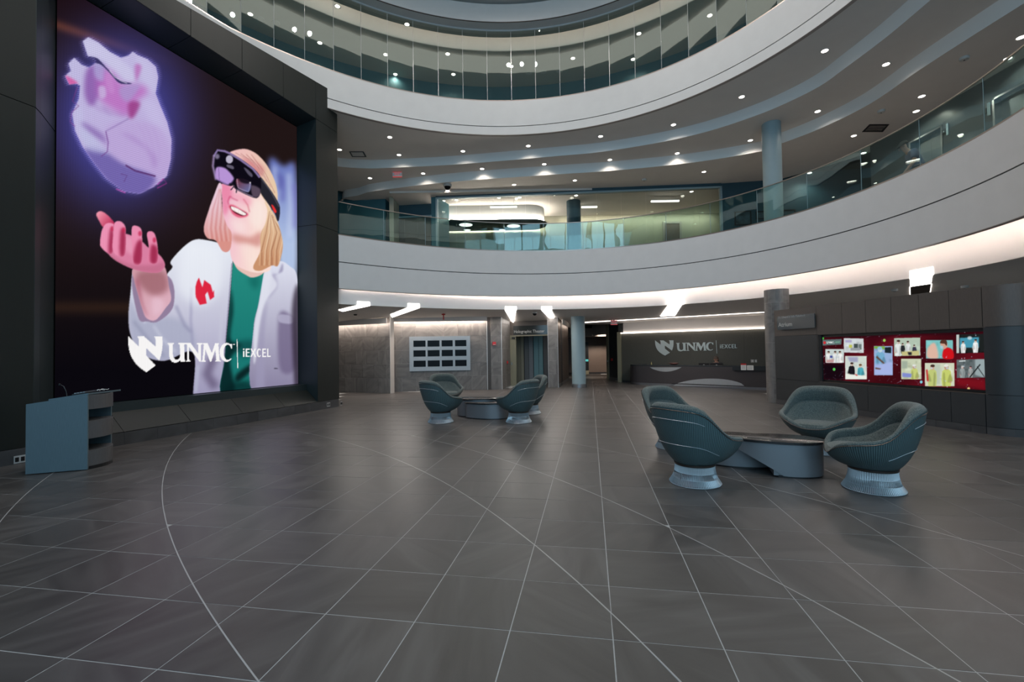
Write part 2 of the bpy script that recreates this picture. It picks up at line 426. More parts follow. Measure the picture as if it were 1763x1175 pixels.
# ------------------------------------------------------------------ portal around the video wall (left)
PF = Plane((-6.646 - .317 * 8, 11.156 - .948 * 8), (-6.646 + .317 * 3.54, 11.156 + .948 * 3.54))
S0 = 8.0 * math.hypot(.317, .948)      # s of the survey origin on PF
def ps(s): return s + S0
ptop = lambda s: 9.60 + 0.135 * s
portal = struct(MB().pbox(PF, ps(-8.6), ps(3.50), 0, 9.0, -1.6, -0.85).pbox(PF, ps(3.40), ps(3.52), 0, 10.0, -6.0, -0.03).build('wall_portal', m_portal2))
def ppanel(s0, s1, z0, z1, d0=-0.03, d1=0.0, name='panel', mt=None, zt=None):
    g = 0.006; mb = MB()
    a, b = ps(s0) + g, ps(s1) - g
    za, zb = (z1 - g, z1 - g) if zt is None else (zt(s0) - g, zt(s1) - g)
    mb.hexa([PF.pt(a, z0 + g, d1), PF.pt(b, z0 + g, d1), PF.pt(b, z0 + g, d0), PF.pt(a, z0 + g, d0)],
            [PF.pt(a, za, d1), PF.pt(b, zb, d1), PF.pt(b, zb, d0), PF.pt(a, za, d0)])
    return mb.build(name, mt or m_portal, portal)
SL, SR, ZT = -3.24, 2.57, 8.66         # screen edges
SB = 0.785
back = MB(); back.pbox(PF, ps(-8.6), ps(-3.87), 0, 12.6, -0.8, -0.04); back.pbox(PF, ps(2.60), ps(3.50), 0, 9.95, -0.8, -0.04)
back.pbox(PF, ps(-3.87), ps(2.6), 8.84, 9.15, -0.8, -0.04); back.build('portal_core', m_dark, portal)
# right pier, header, left pier
for z0, z1 in ((0.24, 5.58), (5.58, 8.80)): ppanel(2.584, 3.54, z0, z1)
ppanel(2.584, 3.54, 8.80, 0, zt=ptop)
js = [-3.87, -2.55, -1.25, 0.05, 1.35, 2.584]
for a, b in zip(js[:-1], js[1:]): ppanel(a, b, 8.80, 0, zt=ptop)
for a, b in ((-8.6, -6.3), (-6.3, -5.0), (-5.0, -3.87)):
    for z0, z1 in ((0.24, 5.86), (5.86, 9.6), (9.6, 12.6)): ppanel(a, b, z0, z1)
for a, b in zip(js[:-1], js[1:]):      # soffit under the header
    A, B = ps(a) + .006, ps(b) - .006
    MB().hexa([PF.pt(A, 8.80, -.01), PF.pt(B, 8.80, -.01), PF.pt(B, 8.68, -.72), PF.pt(A, 8.68, -.72)],
              [PF.pt(A, 8.83, -.01), PF.pt(B, 8.83, -.01), PF.pt(B, 8.71, -.72), PF.pt(A, 8.71, -.72)]).build('soffit_panel', m_portal2, portal)
def ret(s0, d0, s1, d1, z0, z1):       # side returns between front face and screen
    n = 0.03 if s0 > 0 else -0.03
    MB().hexa([PF.pt(ps(s0), z0, d0), PF.pt(ps(s1), z0, d1), PF.pt(ps(s1) + n, z0, d1), PF.pt(ps(s0) + n, z0, d0)],
              [PF.pt(ps(s0), z1, d0), PF.pt(ps(s1), z1, d1), PF.pt(ps(s1) + n, z1, d1), PF.pt(ps(s0) + n, z1, d0)]).build('return_panel', m_portal2, portal)
ret(2.590, -.01, 2.585, -.72, 0.26, 5.57); ret(2.590, -.01, 2.585, -.72, 5.59, 8.80)
ret(-3.86, -.01, -3.72, -.16, 0.26, 5.85); ret(-3.86, -.01, -3.72, -.16, 5.87, 8.80)
ret(-3.72, -.16, -3.26, -.72, 0.26, 5.85); ret(-3.72, -.16, -3.26, -.72, 5.87, 8.80)
for a, b in zip(js[:-1], js[1:]):      # sloping sill panels, ledge and tiled plinth
    A, B = ps(a) + .005, ps(b) - .005
    MB().hexa([PF.pt(A, .25, 0), PF.pt(B, .25, 0), PF.pt(B, .25, -.03), PF.pt(A, .25, -.03)],
              [PF.pt(A, .60, -.40), PF.pt(B, .60, -.40), PF.pt(B, .58, -.43), PF.pt(A, .58, -.43)]).build('sill_panel', m_portal, portal)
MB().pbox(PF, ps(-3.8), ps(2.584), .60, .77, -.74, -.40).build('ledge', m_portal2, portal)
s = -8.6
while s < 3.5:
    e = min(s + .605, 3.54)
    MB().pbox(PF, ps(s) + .002, ps(e) - .002, 0.0, .238, -.04, .012).build('plinth_tile', m_plinth, portal); s = e
def outlet(P, s, z, d, label, w=.14, h=.12, rec=True):
    t = thing('outlet_plate', label, 'outlet', tuple(P.pt(s, z, d)))
    MB().pbox(P, s - w / 2, s + w / 2, z - h / 2, z + h / 2, d, d + .006).build('plate', m_offwhite, t, world=True)
    for k in (-1, 1): MB().pbox(P, s + k * w / 4 - .022, s + k * w / 4 + .022, z - .035, z + .035, d + .006, d + .010).build('socket', m_black, t, world=True)
    return t
sx, sz = PF.hit(565, 697); outlet(PF, sx, sz, .012, 'small white outlet plate low on the plinth tiles below the screen')
sx, sz = PF.hit(587, 695); outlet(PF, sx, sz, .012, 'white outlet plate at the outer end of the plinth tiles', .08)
sx, sz = PF.hit(33, 791); outlet(PF, sx, sz, .012, 'pale outlet plate at the foot of the dark pier behind the lectern')

m_ceilg = mat('ground_ceiling_paint', (0.86, 0.82, 0.78, 1), 0.7)
m_carpet = mat('grey_carpet', (0.26, 0.25, 0.24, 1), 0.9, noise=.1, scale=60)
# ------------------------------------------------------------------ balcony fascias, floors and ceilings
def strip(cen, co, a0, a1, n, pa, pb):
    """band between two (dr, z) edges"""
    return [[ring(cen, co, a0 + (a1 - a0) * k / n, pa[0], pa[1]), ring(cen, co, a0 + (a1 - a0) * k / n, pb[0], pb[1])] for k in range(n + 1)]
def sweep(mb, cen, co, prof, a0, a1, n, closed=True):
    P = [[ring(cen, co, a0 + (a1 - a0) * k / n, dr, z) for dr, z in prof] for k in range(n + 1)]
    mb.grid(P, cv=closed); return mb
def fascia(nm, cen, co, zb, zg, zt, th1, mt):
    f = struct(sweep(MB(), cen, co, [(0.03, zb + .02), (0.10, zb + .02), (0.10, zt - .02), (0.03, zt - .02)], TH0, th1, 90).build(nm, m_dark, smooth=True))
    sweep(MB(), cen, co, [(0, zb), (0, zg - .014), (.05, zg - .014), (.05, zb)], TH0, th1, 120).build('lower_board', mt, f, True)
    sweep(MB(), cen, co, [(0, zg + .014), (0, zt), (.05, zt), (.05, zg + .014)], TH0, th1, 120).build('upper_board', mt, f, True)
    sweep(MB(), cen, co, [(0.0, zb - .012), (.11, zb - .012), (.11, zb - .001), (0.0, zb - .001)], TH0, th1, 120).build('edge_lip', m_lip, f, True)
    sweep(MB(), cen, co, [(.01, zt + .001), (.01, zt + .04), (.24, zt + .04), (.24, zt + .001)], TH0, th1, 120).build('coping', m_handrail, f, True)
    return f
fascia('trim_1', CL, RL, Z_LB, Z_LG, Z_LT, 2.52, m_white)
fascia('trim_2', CU, RU, Z_UB, Z_UG, Z_UT, THU + .3, m_white2)
fl = MB(); sweep(fl, CL, RL, [(.2, Z_F2 - .3), (9, Z_F2 - .3), (9, Z_F2), (.2, Z_F2)], TH0, 2.50, 60); struct(fl.build('floor_upper', m_carpet))
fl = MB(); sweep(fl, CU, RU, [(.2, Z_UB + .06), (8, Z_UB + .06), (8, Z_F3), (.2, Z_F3)], TH0, 2.9, 60); struct(fl.build('floor_top', m_carpet))
# ground-floor ceiling: bright upstand behind the fascia, then the soffit falling slightly to the back
def zc(x, y):
    d = Vector((x, y)) - CL; th = math.atan2(d[1], d[0]); return Z_GC - .045 * max(0.0, d.length - rad(RG, th))
c1 = struct(sweep(MB(), CL, RG, [(0, Z_GC), (4, Z_GC - .18), (6.3, Z_GC - .285), (6.3, Z_GC - .2), (.12, Z_GC + .06), (.12, 4.3), (0, 4.3)], TH0, 2.53, 110).build('ceiling_ground', m_ceilg, smooth=True))
sweep(MB(), CL, RG, [(-.012, Z_GC + .004), (-.001, Z_GC + .004), (-.001, 4.28), (-.012, 4.28)], TH0, 2.53, 120).build('upstand', m_cove, c1, True)
def mid_ring(a, z): return [ring(CL, RL, a, .11, z).lerp(ring(CL, RG, a, -.015, z), .40)]
cov_ = MB(); cov_.tube([mid_ring(TH0 + (2.50 - TH0) * k / 160, 3.90)[0] for k in range(161)], .016, 5); cov = cov_.build('cove_light', m_led, smooth=True)
tag(cov, 'continuous warm LED strip tucked behind the lower white balcony edge', 'cove light')
# stepped ceiling over the second-floor walkway
B1 = [(560, 281), (584, 287), (629.6, 290), (665, 289.3), (765, 284.6), (860, 277.5), (960, 268.8), (1036.6, 261.5), (1143, 244), (1223, 225), (1299, 200), (1356, 176.5), (1412, 148), (1454, 118), (1524.6, 65), (1602, 0)]
B2 = [(605.7, 337), (641.5, 329.8), (722.5, 319), (808, 310.8), (960, 300.3), (1063, 293.3), (1196.6, 279.5), (1314, 260), (1342, 248.5), (1412, 221.5), (1496.6, 179.5), (1580.8, 122), (1665, 67.4), (1763, 5.6)]
ZT1, ZT2 = 9.11, 8.80
def extend(L, n=6):
    d = (L[-1] - L[-2]); o = list(L)
    for k in range(n): o.append(o[-1] + Vector((d[0] * .6 - .25 * k, d[1] - .15 * k, 0)))
    return o
def smooth(L, n=5):
    out = []
    for i in range(len(L) - 1):
        p0, p1, p2, p3 = L[max(i - 1, 0)], L[i], L[i + 1], L[min(i + 2, len(L) - 1)]
        for k in range(n):
            t = k / n
            out.append(.5 * ((2 * p1) + (p2 - p0) * t + (2 * p0 - 5 * p1 + 4 * p2 - p3) * t * t + (3 * p1 - p0 - 3 * p2 + p3) * t ** 3))
    return out + [L[-1]]
b1 = smooth([atz(x, y, ZT1) for x, y in B1]); b2 = smooth([atz(x, y, ZT2) for x, y in B2])
pe = b2[0]; curl = [pe + Vector((-.25, 1.9, 0)), pe + Vector((-.62, 1.1, 0)), pe + Vector((-.55, .35, 0))]
b2 = smooth([pe + Vector((.6, 2.6, 0))] + curl + [pe + Vector((.25, .02, 0))]) + b2[4:]
b1 = b1 + [b1[-1] + (b1[-1] - b1[-2]) * k * 2 + Vector((.03 * k * k, 0, 0)) for k in range(1, 6)]
b2 = b2 + [b2[-1] + (b2[-1] - b2[-2]) * k * 2 for k in range(1, 6)]
def tier(nm, L, z, ztop, outR=14.0):
    rows = []
    for p in L:
        d = Vector((p[0], p[1])) - CL; u = d.normalized(); w = d.length
        nrm = Vector((u[0], u[1], 0))
        rows.append([Vector((p[0], p[1], ztop)) - nrm * .16, Vector((p[0], p[1], ztop - .10)) - nrm * .05, Vector((p[0], p[1], z)),
                     Vector((CL[0] + u[0] * max(outR, w + .3), CL[1] + u[1] * max(outR, w + .3), z))])
    f = MB().grid([[r[2], r[3]] for r in rows]).build(nm, m_ceil); struct(f)
    MB().grid([[r[0], r[1], r[2]] for r in rows]).build('step_face', m_step, f, True)
    return f
m_step = mat('step_paint', (0.80, 0.81, 0.79, 1), 0.6)
t0 = struct(sweep(MB(), CU, RU, [(.1, Z_UB + .002), (8, Z_UB + .002)], TH0, 2.9, 80, closed=False).build('ceiling_walkway', m_ceil))
tier('ceiling_step_1', b1, ZT1, Z_UB); tier('ceiling_step_2', b2, ZT2, ZT1)
# top storey: glass line, ceiling, cove, oculus
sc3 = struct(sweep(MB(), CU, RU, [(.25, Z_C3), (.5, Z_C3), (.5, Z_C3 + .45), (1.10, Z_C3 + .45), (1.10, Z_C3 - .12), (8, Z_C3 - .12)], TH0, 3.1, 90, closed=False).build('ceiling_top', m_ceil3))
sweep(MB(), CU, RU, [(1.092, Z_C3 - .10), (1.092, Z_C3 + .44)], TH0, 3.1, 90, closed=False).build('upstand', m_cove, sc3)
cov3 = sweep(MB(), CU, RU, [(.55, Z_C3 + .34), (.58, Z_C3 + .34), (.58, Z_C3 + .37), (.55, Z_C3 + .37)], TH0, 3.0, 90).build('cove_light', m_led3, smooth=True)
tag(cov3, 'warm LED strip hidden in the top storey ceiling cove behind the tall glass', 'cove light')
oc = struct(sweep(MB(), CU, RU, [(.26, Z_C3 - .05), (-.32, Z_C3 - .05), (-.32, Z_C3 + .62), (-.20, Z_C3 + .62), (-.20, Z_C3 + .06), (.26, Z_C3 + .06)], TH0, 3.1, 120).build('trim_3', m_white2, smooth=True))
sweep(MB(), CU, RU, [(-.335, Z_C3 - .05), (-.32, Z_C3 - .05), (-.32, Z_C3 - .02), (-.335, Z_C3 - .02)], TH0, 3.1, 120).build('edge_bead', m_bronze, oc, True)
sweep(MB(), CU, RU, [(.02, Z_C3 - .10), (.10, Z_C3 - .10), (.10, Z_C3 - .05), (.02, Z_C3 - .05)], TH0, 3.1, 120).build('glazing_head', m_trim, oc, True)
struct(MB().lathe([(0.01, Z_C3 + .75), (10.5, Z_C3 + .75)], 64, (CU[0], CU[1], 0), cap=False).build('ceiling_oculus', m_ceil))
struct(sweep(MB(), CU, RU, [(3.45, Z_F3), (3.45, Z_C3)], TH0, 3.1, 60, closed=False).build('wall_top', m_teal))
orl = MB().lathe([(4.7, Z_C3 + .70), (4.7, Z_C3 + .62), (5.7, Z_C3 + .62), (5.7, Z_C3 + .70)], 72, (CU[0], CU[1], 0), cap=False).build('added_glow_ring', emit('added_glow', (1.0, .91, .84, 1), 1.8)); tag(orl, 'large glowing ring added out of view under the oculus ceiling for its reflections', 'ring light')  # unseen glowing ring, added for its reflections in the tall glass
gp = thing('glass_partition', 'tall frameless glass screen standing on the upper white balcony', 'glass screen')
a = THU + .25; tj = []
while a > -0.9:
    tj.append(a); a -= 0.86 / rad(RU, a)
for k in range(len(tj) - 1):
    p, q = ring(CU, RU, tj[k], .06), ring(CU, RU, tj[k + 1], .06); e = (q - p).normalized() * .006; n = Vector((e[1], -e[0], 0)).normalized() * .006
    MB().hexa([p + e + n + Vector((0, 0, Z_UT + .04)), q - e + n + Vector((0, 0, Z_UT + .04)), q - e - n + Vector((0, 0, Z_UT + .04)), p + e - n + Vector((0, 0, Z_UT + .04))],
              [p + e + n + Vector((0, 0, Z_C3 - .09)), q - e + n + Vector((0, 0, Z_C3 - .09)), q - e - n + Vector((0, 0, Z_C3 - .09)), p + e - n + Vector((0, 0, Z_C3 - .09))]).build('glass_panel', m_glass3, gp)
    MB().box(q[0] - .006, q[0] + .006, q[1] - .006, q[1] + .006, Z_UT + .04, Z_C3 - .09).build('joint', m_trim, gp)
# second-floor glass balustrade
rl = thing('glass_balustrade', 'curved frameless glass balustrade on the lower white balcony', 'balustrade')
a = -0.265 + 1.52 / 8.1 * 15.9; tj = []
a = 2.51
while a > -1.1:
    tj.append(a); a -= 1.5 / rad(RL, a)
for k in range(len(tj) - 1):
    n = 5; G = []
    for i in range(n + 1):
        th = tj[k] - .0012 + (tj[k + 1] - tj[k] + .0024) * i / n
        G.append([ring(CL, RL, th, .11, Z_LT + .03), ring(CL, RL, th, .11, Z_RAIL), ring(CL, RL, th, .125, Z_RAIL), ring(CL, RL, th, .125, Z_LT + .03)])
    mb = MB().grid(G, cv=True); mb.f += [(0, 1, 2, 3), (n * 4 + 3, n * 4 + 2, n * 4 + 1, n * 4)]; mb.build('glass_panel', m_glass, rl, True)
    p = ring(CL, RL, tj[k + 1], .118, 0); MB().box(p[0] - .005, p[0] + .005, p[1] - .005, p[1] + .005, Z_LT + .03, Z_RAIL).build('joint', m_tealcol, rl)
sweep(MB(), CL, RL, [(.10, Z_RAIL), (.10, Z_RAIL + .025), (.135, Z_RAIL + .025), (.135, Z_RAIL)], -1.1, 2.51, 120).build('top_rail', m_handrail, rl, True)

# ------------------------------------------------------------------ ground floor: stone walls at the back
def fp(x, y): return atz(x, y, 0)
def stone_wall(nm, P, H=3.42, th=.25, rows=(0, .62, 1.2, 1.78, 2.36, 2.9), tw=.6, off=0.0, back=True, s1=None):
    L = s1 or P.L
    w = struct(MB().pbox(P, 0, L, 0, H, -th, -.012).build(nm, m_wgrout))
    zs = list(rows) + [H]
    for r in range(len(zs) - 1):
        s = -((off + (r % 2) * .22) % tw)
        while s < L - .01:
            a, b = max(s, 0), min(s + tw, L)
            if b - a > .03:
                d = random.uniform(-.001, .002)
                MB().pbox(P, a + .004, b - .004, zs[r] + .004, zs[r + 1] - .004, -.012, d).build('tile', m_wallstone, w)
            s += tw
    return w
def vtrim(P, s, H, parent, w=.012):
    MB().pbox(P, s - w / 2, s + w / 2, 0, H, -.01, .006).build('corner_trim', m_trim, parent)
A1, A2 = fp(588, 675.6), fp(672.6, 678); e = (A2 - A1); A0 = A1 - e.normalized() * 1.6
P1 = Plane(A0, A2); w = stone_wall('wall_back_1', P1); vtrim(P1, P1.L - .006, 3.42, w, .02)
B1p, B2p = fp(674, 675.2), fp(840, 671.4); P2 = Plane(B1p, B2p); w = stone_wall('wall_back_2', P2, off=.15); vtrim(P2, P2.L - .006, 3.42, w, .02)
struct(MB().pbox(P2, -.6, .02, 0, 3.42, -.3, -.02).build('wall_back_3', m_dark))
ax, bx = P2.hit(846, 671)[0], P2.hit(865, 671)[0]
struct(MB().pbox(P2, P2.L, ax, 0, 3.42, -.3, -.06).build('wall_back_4', m_wood))
P3 = Plane(P2.pt(ax, 0), P2.pt(bx, 0)); w = stone_wall('wall_back_5', P3, off=.3); vtrim(P3, P3.L - .006, 3.42, w, .02)
P4 = Plane(P3.pt(P3.L, 0), fp(879.5, 664.5)); w4 = stone_wall('wall_back_6', P4, off=.1)
Q1, Q2 = fp(879.5, 664.5), fp(945, 664.5); PD = Plane(Q1, Q2)
zd = PD.hit(910, 579)[1]
P5 = Plane(fp(944.5, 667.5), fp(962, 667.5)); w = stone_wall('wall_back_7', P5, off=.0, tw=.55); vtrim(P5, P5.L - .005, 3.42, w); vtrim(P5, .006, 3.42, w)
P6 = Plane(fp(962, 667.5), fp(979.5, 655))
w = struct(MB().pbox(P6, 0.01, P6.L, 0, 3.2, -.2, -.012).build('wall_back_8', m_dark))
nb = 5
for k in range(nb): MB().pbox(P6, .01 + P6.L * k / nb + .004, P6.L * (k + 1) / nb - .004, .16, 3.2, -.012, .006).build('panel', m_wood, w)
MB().pbox(P6, .01, P6.L, 0, .15, -.012, .012).build('skirting', m_gun, w)
# doorway of the theatre: frame, header sign and tall folding panels behind
m_olive = mat('olive_frame', (0.235, 0.220, 0.150, 1), 0.5)
d1 = struct(MB().pbox(PD, 0, PD.hit(889, 620)[0], 0, zd, -.12, .03).pbox(PD, 0, PD.L + .1, zd, zd + .05, -.12, .05).build('door_1', m_olive))
MB().pbox(PD, .06, .10, 1.0, 1.12, .03, .08).build('door_handle', m_steel, d1)
MB().pbox(PD, .10, .26, zd - .12, zd - .04, .03, .09).build('door_closer', m_black, d1)
struct(MB().pbox(PD, -.1, PD.L + .1, zd + .05, 3.3, -.3, -.02).build('wall_back_9', m_wood))
struct(MB().pbox(PD, -.2, PD.L + .6, 0, 3.3, -2.6, -2.5).build('wall_back_10', m_dark))
struct(MB().pbox(PD, -.3, -.2, 0, 3.3, -2.6, -.1).pbox(PD, PD.L + .5, PD.L + .6, 0, 3.3, -2.6, -.1).build('wall_back_11', m_dark))
cur = thing('folding_screen', 'tall folding panels in grey and teal seen through the theatre doorway', 'folding screen', tuple(PD.pt(1.0, 0, -1.6)))
m_pa = [m_dark, mat('panel_olive', (.24, .22, .16, 1), .6), mat('panel_grey', (.10, .105, .11, 1), .6), mat('panel_teal', (.13, .26, .29, 1), .6), mat('panel_slate', (.16, .175, .19, 1), .6)]
xs = [889, 897, 903, 911, 919, 928, 936, 944]; ci = [1, 1, 2, 4, 3, 3, 2]
for k in range(7):
    a = PD.hit(xs[k], 620, -1.6)[0]; b = PD.hit(xs[k + 1] - .8, 620, -1.6)[0]; dd = .06 * (k % 2)
    MB().pbox(PD, a, b, 0.02, 2.9, -1.66 + dd, -1.62 + dd).build('screen_leaf', m_pa[ci[k]], cur, world=True)
def text_obj(s, size, mt, parent, P, s0, z0, d, ext=.004, sx=1.0, name='lettering'):
    cu = bpy.data.curves.new('t', 'FONT'); cu.body = s; cu.size = size; cu.extrude = ext; cu.resolution_u = 3
    ob = bpy.data.objects.new('t', cu); C.objects.link(ob)
    dg = bpy.context.evaluated_depsgraph_get(); dg.update(); me = bpy.data.meshes.new_from_object(ob.evaluated_get(dg))
    bpy.data.objects.remove(ob)
    vs = [tuple(P.pt(s0 + v.co.x * sx, z0 + v.co.y, d + v.co.z)) for v in me.vertices]; fs = [tuple(p.vertices) for p in me.polygons]
    xs_ = [v.co.x for v in me.vertices]; bpy.data.meshes.remove(me); par = list(range(len(vs)))
    def find(i):
        while par[i] != i: par[i] = par[par[i]]; i = par[i]
        return i
    for f in fs:
        for q in f[1:]: par[find(q)] = find(f[0])
    rng = {}
    for i in range(len(vs)): r = find(i); a, b = rng.get(r, (9e9, -9e9)); rng[r] = (min(a, xs_[i]), max(b, xs_[i]))
    grp = []
    for r, (a, b) in sorted(rng.items(), key=lambda t: t[1]):      # one object per letter, dots stay with their stem
        if grp and a < grp[-1][1] - .25 * min(b - a, grp[-1][1] - grp[-1][0]): grp[-1][1] = max(b, grp[-1][1]); grp[-1][2].add(r)
        else: grp.append([a, b, {r}])
    for a, b, rs in grp:
        ids = [i for i in range(len(vs)) if find(i) in rs]; ix = {v: k for k, v in enumerate(ids)}
        MB().add([vs[i] for i in ids], [tuple(ix[q] for q in f) for f in fs if find(f[0]) in rs]).build('letter', mt, parent, world=True)
m_smoke = mat('smoked_glass', (0.035, 0.040, 0.040, 1), 0.08, spec=.6)
m_letter = mat('pale_lettering', (0.55, 0.55, 0.53, 1), 0.5)
m_letterd = mat('dim_lettering', (0.34, 0.35, 0.35, 1), 0.5)
a, za = PD.hit(884, 579, .02); b, zb = PD.hit(945, 560, .02)
sg = thing('theatre_sign', 'smoked glass sign reading Holographic Theater above the doorway', 'sign', tuple(PD.pt(a, zd + .07, .02)))
MB().pbox(PD, a, b + .25, zd + .07, zb, -.01, .015).build('plate', m_smoke, sg, world=True)
text_obj('Holographic Theater', .20, m_letter, sg, PD, a + .02, zd + .16, .016, .002, .88)
# wall devices
def box_thing(nm, lab, cat, P, s, z, w, h, d, mt, group=None):
    t = thing(nm, lab, cat, tuple(P.pt(s, z, 0)), 0, group); MB().pbox(P, s - w / 2, s + w / 2, z - h / 2, z + h / 2, .002, d).build('housing', mt, t, world=True); return t
s, z = P3.hit(851, 592); t = box_thing('fire_strobe', 'red fire alarm strobe on the narrow stone pier', 'alarm', P3, s, z, .15, .15, .05, m_red)
MB().pbox(P3, s - .05, s + .05, z - .06, z - .03, .05, .06).build('strobe_lens', m_offwhite, t, world=True)
s, z = P4.hit(873, 624); t = box_thing('pull_station', 'small red pull station beside the theatre doorway', 'alarm', P4, s, z, .10, .12, .05, m_red)
MB().pbox(P4, s - .03, s + .03, z - .09, z - .07, .01, .05).build('pull_bar', m_black, t, world=True)
# display frame with twelve dark screens
s0, z1 = P2.hit(704.5, 579.5, .06); s1, z0 = P2.hit(810, 638, .06); _, z1b = P2.hit(810, 579.5, .06); _, z0b = P2.hit(706, 639.5, .06)
z1 = (z1 + z1b) / 2; z0 = (z0 + z0b) / 2
fr = thing('display_frame', 'pale metal wall frame with twelve dark screens on the stone wall', 'display', tuple(P2.pt((s0 + s1) / 2, z0, 0)))
Wd, Hd = s1 - s0, z1 - z0
us = [.065, .265, .297, .495, .527, .712, .748, .938]; vs_ = [.885, .703, .603, .418, .305, .122]
mb = MB(); ue = [0] + us + [1]; ve = [1] + vs_ + [0]
for i in range(0, 9, 2): mb.pbox(P2, s0 + Wd * ue[i], s0 + Wd * ue[i + 1], z0, z1, 0, .06)
for j in range(0, 7, 2):
    for i in range(1, 9, 2): mb.pbox(P2, s0 + Wd * ue[i], s0 + Wd * ue[i + 1], z0 + Hd * ve[j + 1], z0 + Hd * ve[j], 0, .06)
mb.build('frame', m_gun if False else brushed('satin_aluminium', (.38, .395, .405, 1), .4, 2, 60, .35, .05), fr, world=True)
for j in range(3):
    for i in range(4):
        a, b = s0 + Wd * us[2 * i], s0 + Wd * us[2 * i + 1]; c, d = z0 + Hd * vs_[2 * j + 1], z0 + Hd * vs_[2 * j]
        MB().pbox(P2, a + .004, b - .004, c + .004, d - .004, .004, .016).build('screen', m_blackgloss, fr, world=True)

# ------------------------------------------------------------------ columns
def column(nm, lab_parent, c, r, z0, z1, mt, base=True):
    t = struct(MB().lathe([(r, 0), (r, z1 - z0)], 40, (c[0], c[1], z0)).build(nm, mt, smooth=True))
    if base: MB().lathe([(r + .012, 0), (r + .012, .15), (r, .155)], 40, (c[0], c[1], z0)).build('base_ring', m_gun, t, True)
    return t
cc = fp(997, 667); column('column_front', None, (cc[0], cc[1]), .31, 0, 3.4, m_tealcol)
q = aty(1330, 300, 15.0); column('column_upper', None, (q[0], q[1]), .285, Z_F2, Z_UB, m_tealcol, False)
# stone-clad column beside the media wall
sc_ = struct(MB().lathe([(.318, 0), (.318, 3.4)], 32, (8.03, 13.75, 0)).build('column_stone', m_wgrout))
for r_ in range(6):
    for k in range(10):
        a0 = 2 * math.pi * k / 10 + .01 + (r_ % 2) * .31; a1 = a0 + 2 * math.pi / 10 - .014; z0 = r_ * .6 + .003; z1 = min(3.4, z0 + .594)
        P = [[(8.03 + R * math.cos(a0 + (a1 - a0) * i / 4), 13.75 + R * math.sin(a0 + (a1 - a0) * i / 4), z) for z in (z0, z1)] for i in range(5) for R in (.33,)]
        MB().grid(P).build('tile', m_wallstone, sc_, True)

# ------------------------------------------------------------------ corridor behind the front column
m_brown = mat('corridor_wall', (0.135, 0.100, 0.082, 1), 0.5, noise=.03, scale=3)
m_beige = mat('beige_wall', (0.34, 0.31, 0.28, 1), .6)
q1, q2 = aty(983, 640, 31.5), aty(1046, 640, 31.5); PB = Plane((q1[0] - 1.5, 31.5), (q2[0] + .3, 31.5))
cb = struct(MB().pbox(PB, 0, PB.L + 1, 0, 3.1, -.2, 0).build('wall_corridor', m_brown))
MB().pbox(PB, 1.2, PB.L + .9, 0, .12, 0, .02).build('skirting', m_dark, cb)
MB().pbox(PB, 1.2, PB.L + .9, 2.55, 3.1, 0, 1.6).build('bulkhead', m_beige, cb)
a = PB.hit(1007, 600, .3)[0]; b = PB.hit(1013, 600, .3)[0]
t = thing('information_panel', 'dark upright panel with a small lit display at the corridor end', 'panel', tuple(PB.pt((a + b) / 2, 0, .2)))
MB().pbox(PB, a - .1, b, .25, 2.2, .12, .3).build('cabinet', m_black, t, world=True)
MB().pbox(PB, a - .05, b - .02, .88, 1.02, .3, .31).build('display', emit('display_teal', (.15, .75, .70, 1), .7), t, world=True)
MB().pbox(PB, a - .1, b, 0, .25, .1, .32).build('plinth', m_olive, t, world=True)
pp = atz(1046.5, 654, 0); pq = atz(1066, 656, 0); PW = Plane((pp[0] + .1, pp[1]), pq)
w = struct(MB().pbox(PW, 0, PW.L, 0, 3.1, -.3, 0).build('wall_side_1', m_char))
MB().pbox(PW, 0, PW.L, 0, .14, 0, .02).build('skirting', m_gun, w)
jm = struct(MB().pbox(PW, -.28, -.02, 0, 3.1, -.28, .03).build('door_2', m_olive)); MB().pbox(PW, -.2, -.1, .98, 1.06, .03, .06).build('card_reader', m_offwhite, jm)
MB().pbox(PW, -.3, PW.L + .1, 2.62, 3.15, -.32, -.02).build('lintel', m_beige, jm)
struct(MB().pbox(PW, -2.2, -.28, 2.55, 3.15, -.3, .0).build('wall_side_2', m_beige))
s, z = PW.hit(1054, 619.5); t = box_thing('pull_station', 'small red pull station on the dark wall left of the desk', 'alarm', PW, s, z, .10, .12, .05, m_red)
MB().pbox(PW, s - .03, s + .03, z - .10, z - .07, .01, .05).build('pull_bar', m_black, t, world=True)
def lamp_spot(name, loc, tgt, power, col=(1, .85, .72), ang=70, r=.1):
    l = bpy.data.lights.new(name, 'SPOT'); l.energy = power; l.color = col; l.spot_size = math.radians(ang); l.spot_blend = .8; l.shadow_soft_size = r
    o = bpy.data.objects.new(name, l); C.objects.link(o); o.location = loc
    o.rotation_euler = (Vector(tgt) - Vector(loc)).to_track_quat('-Z', 'Y').to_euler(); return o
lamp_spot('corridor_downlight', (5.9, 29.2, 2.9), (6.0, 31.4, .6), 420)
lamp_spot('corridor_downlight', (4.6, 27.5, 2.95), (4.6, 27.9, 0), 300)

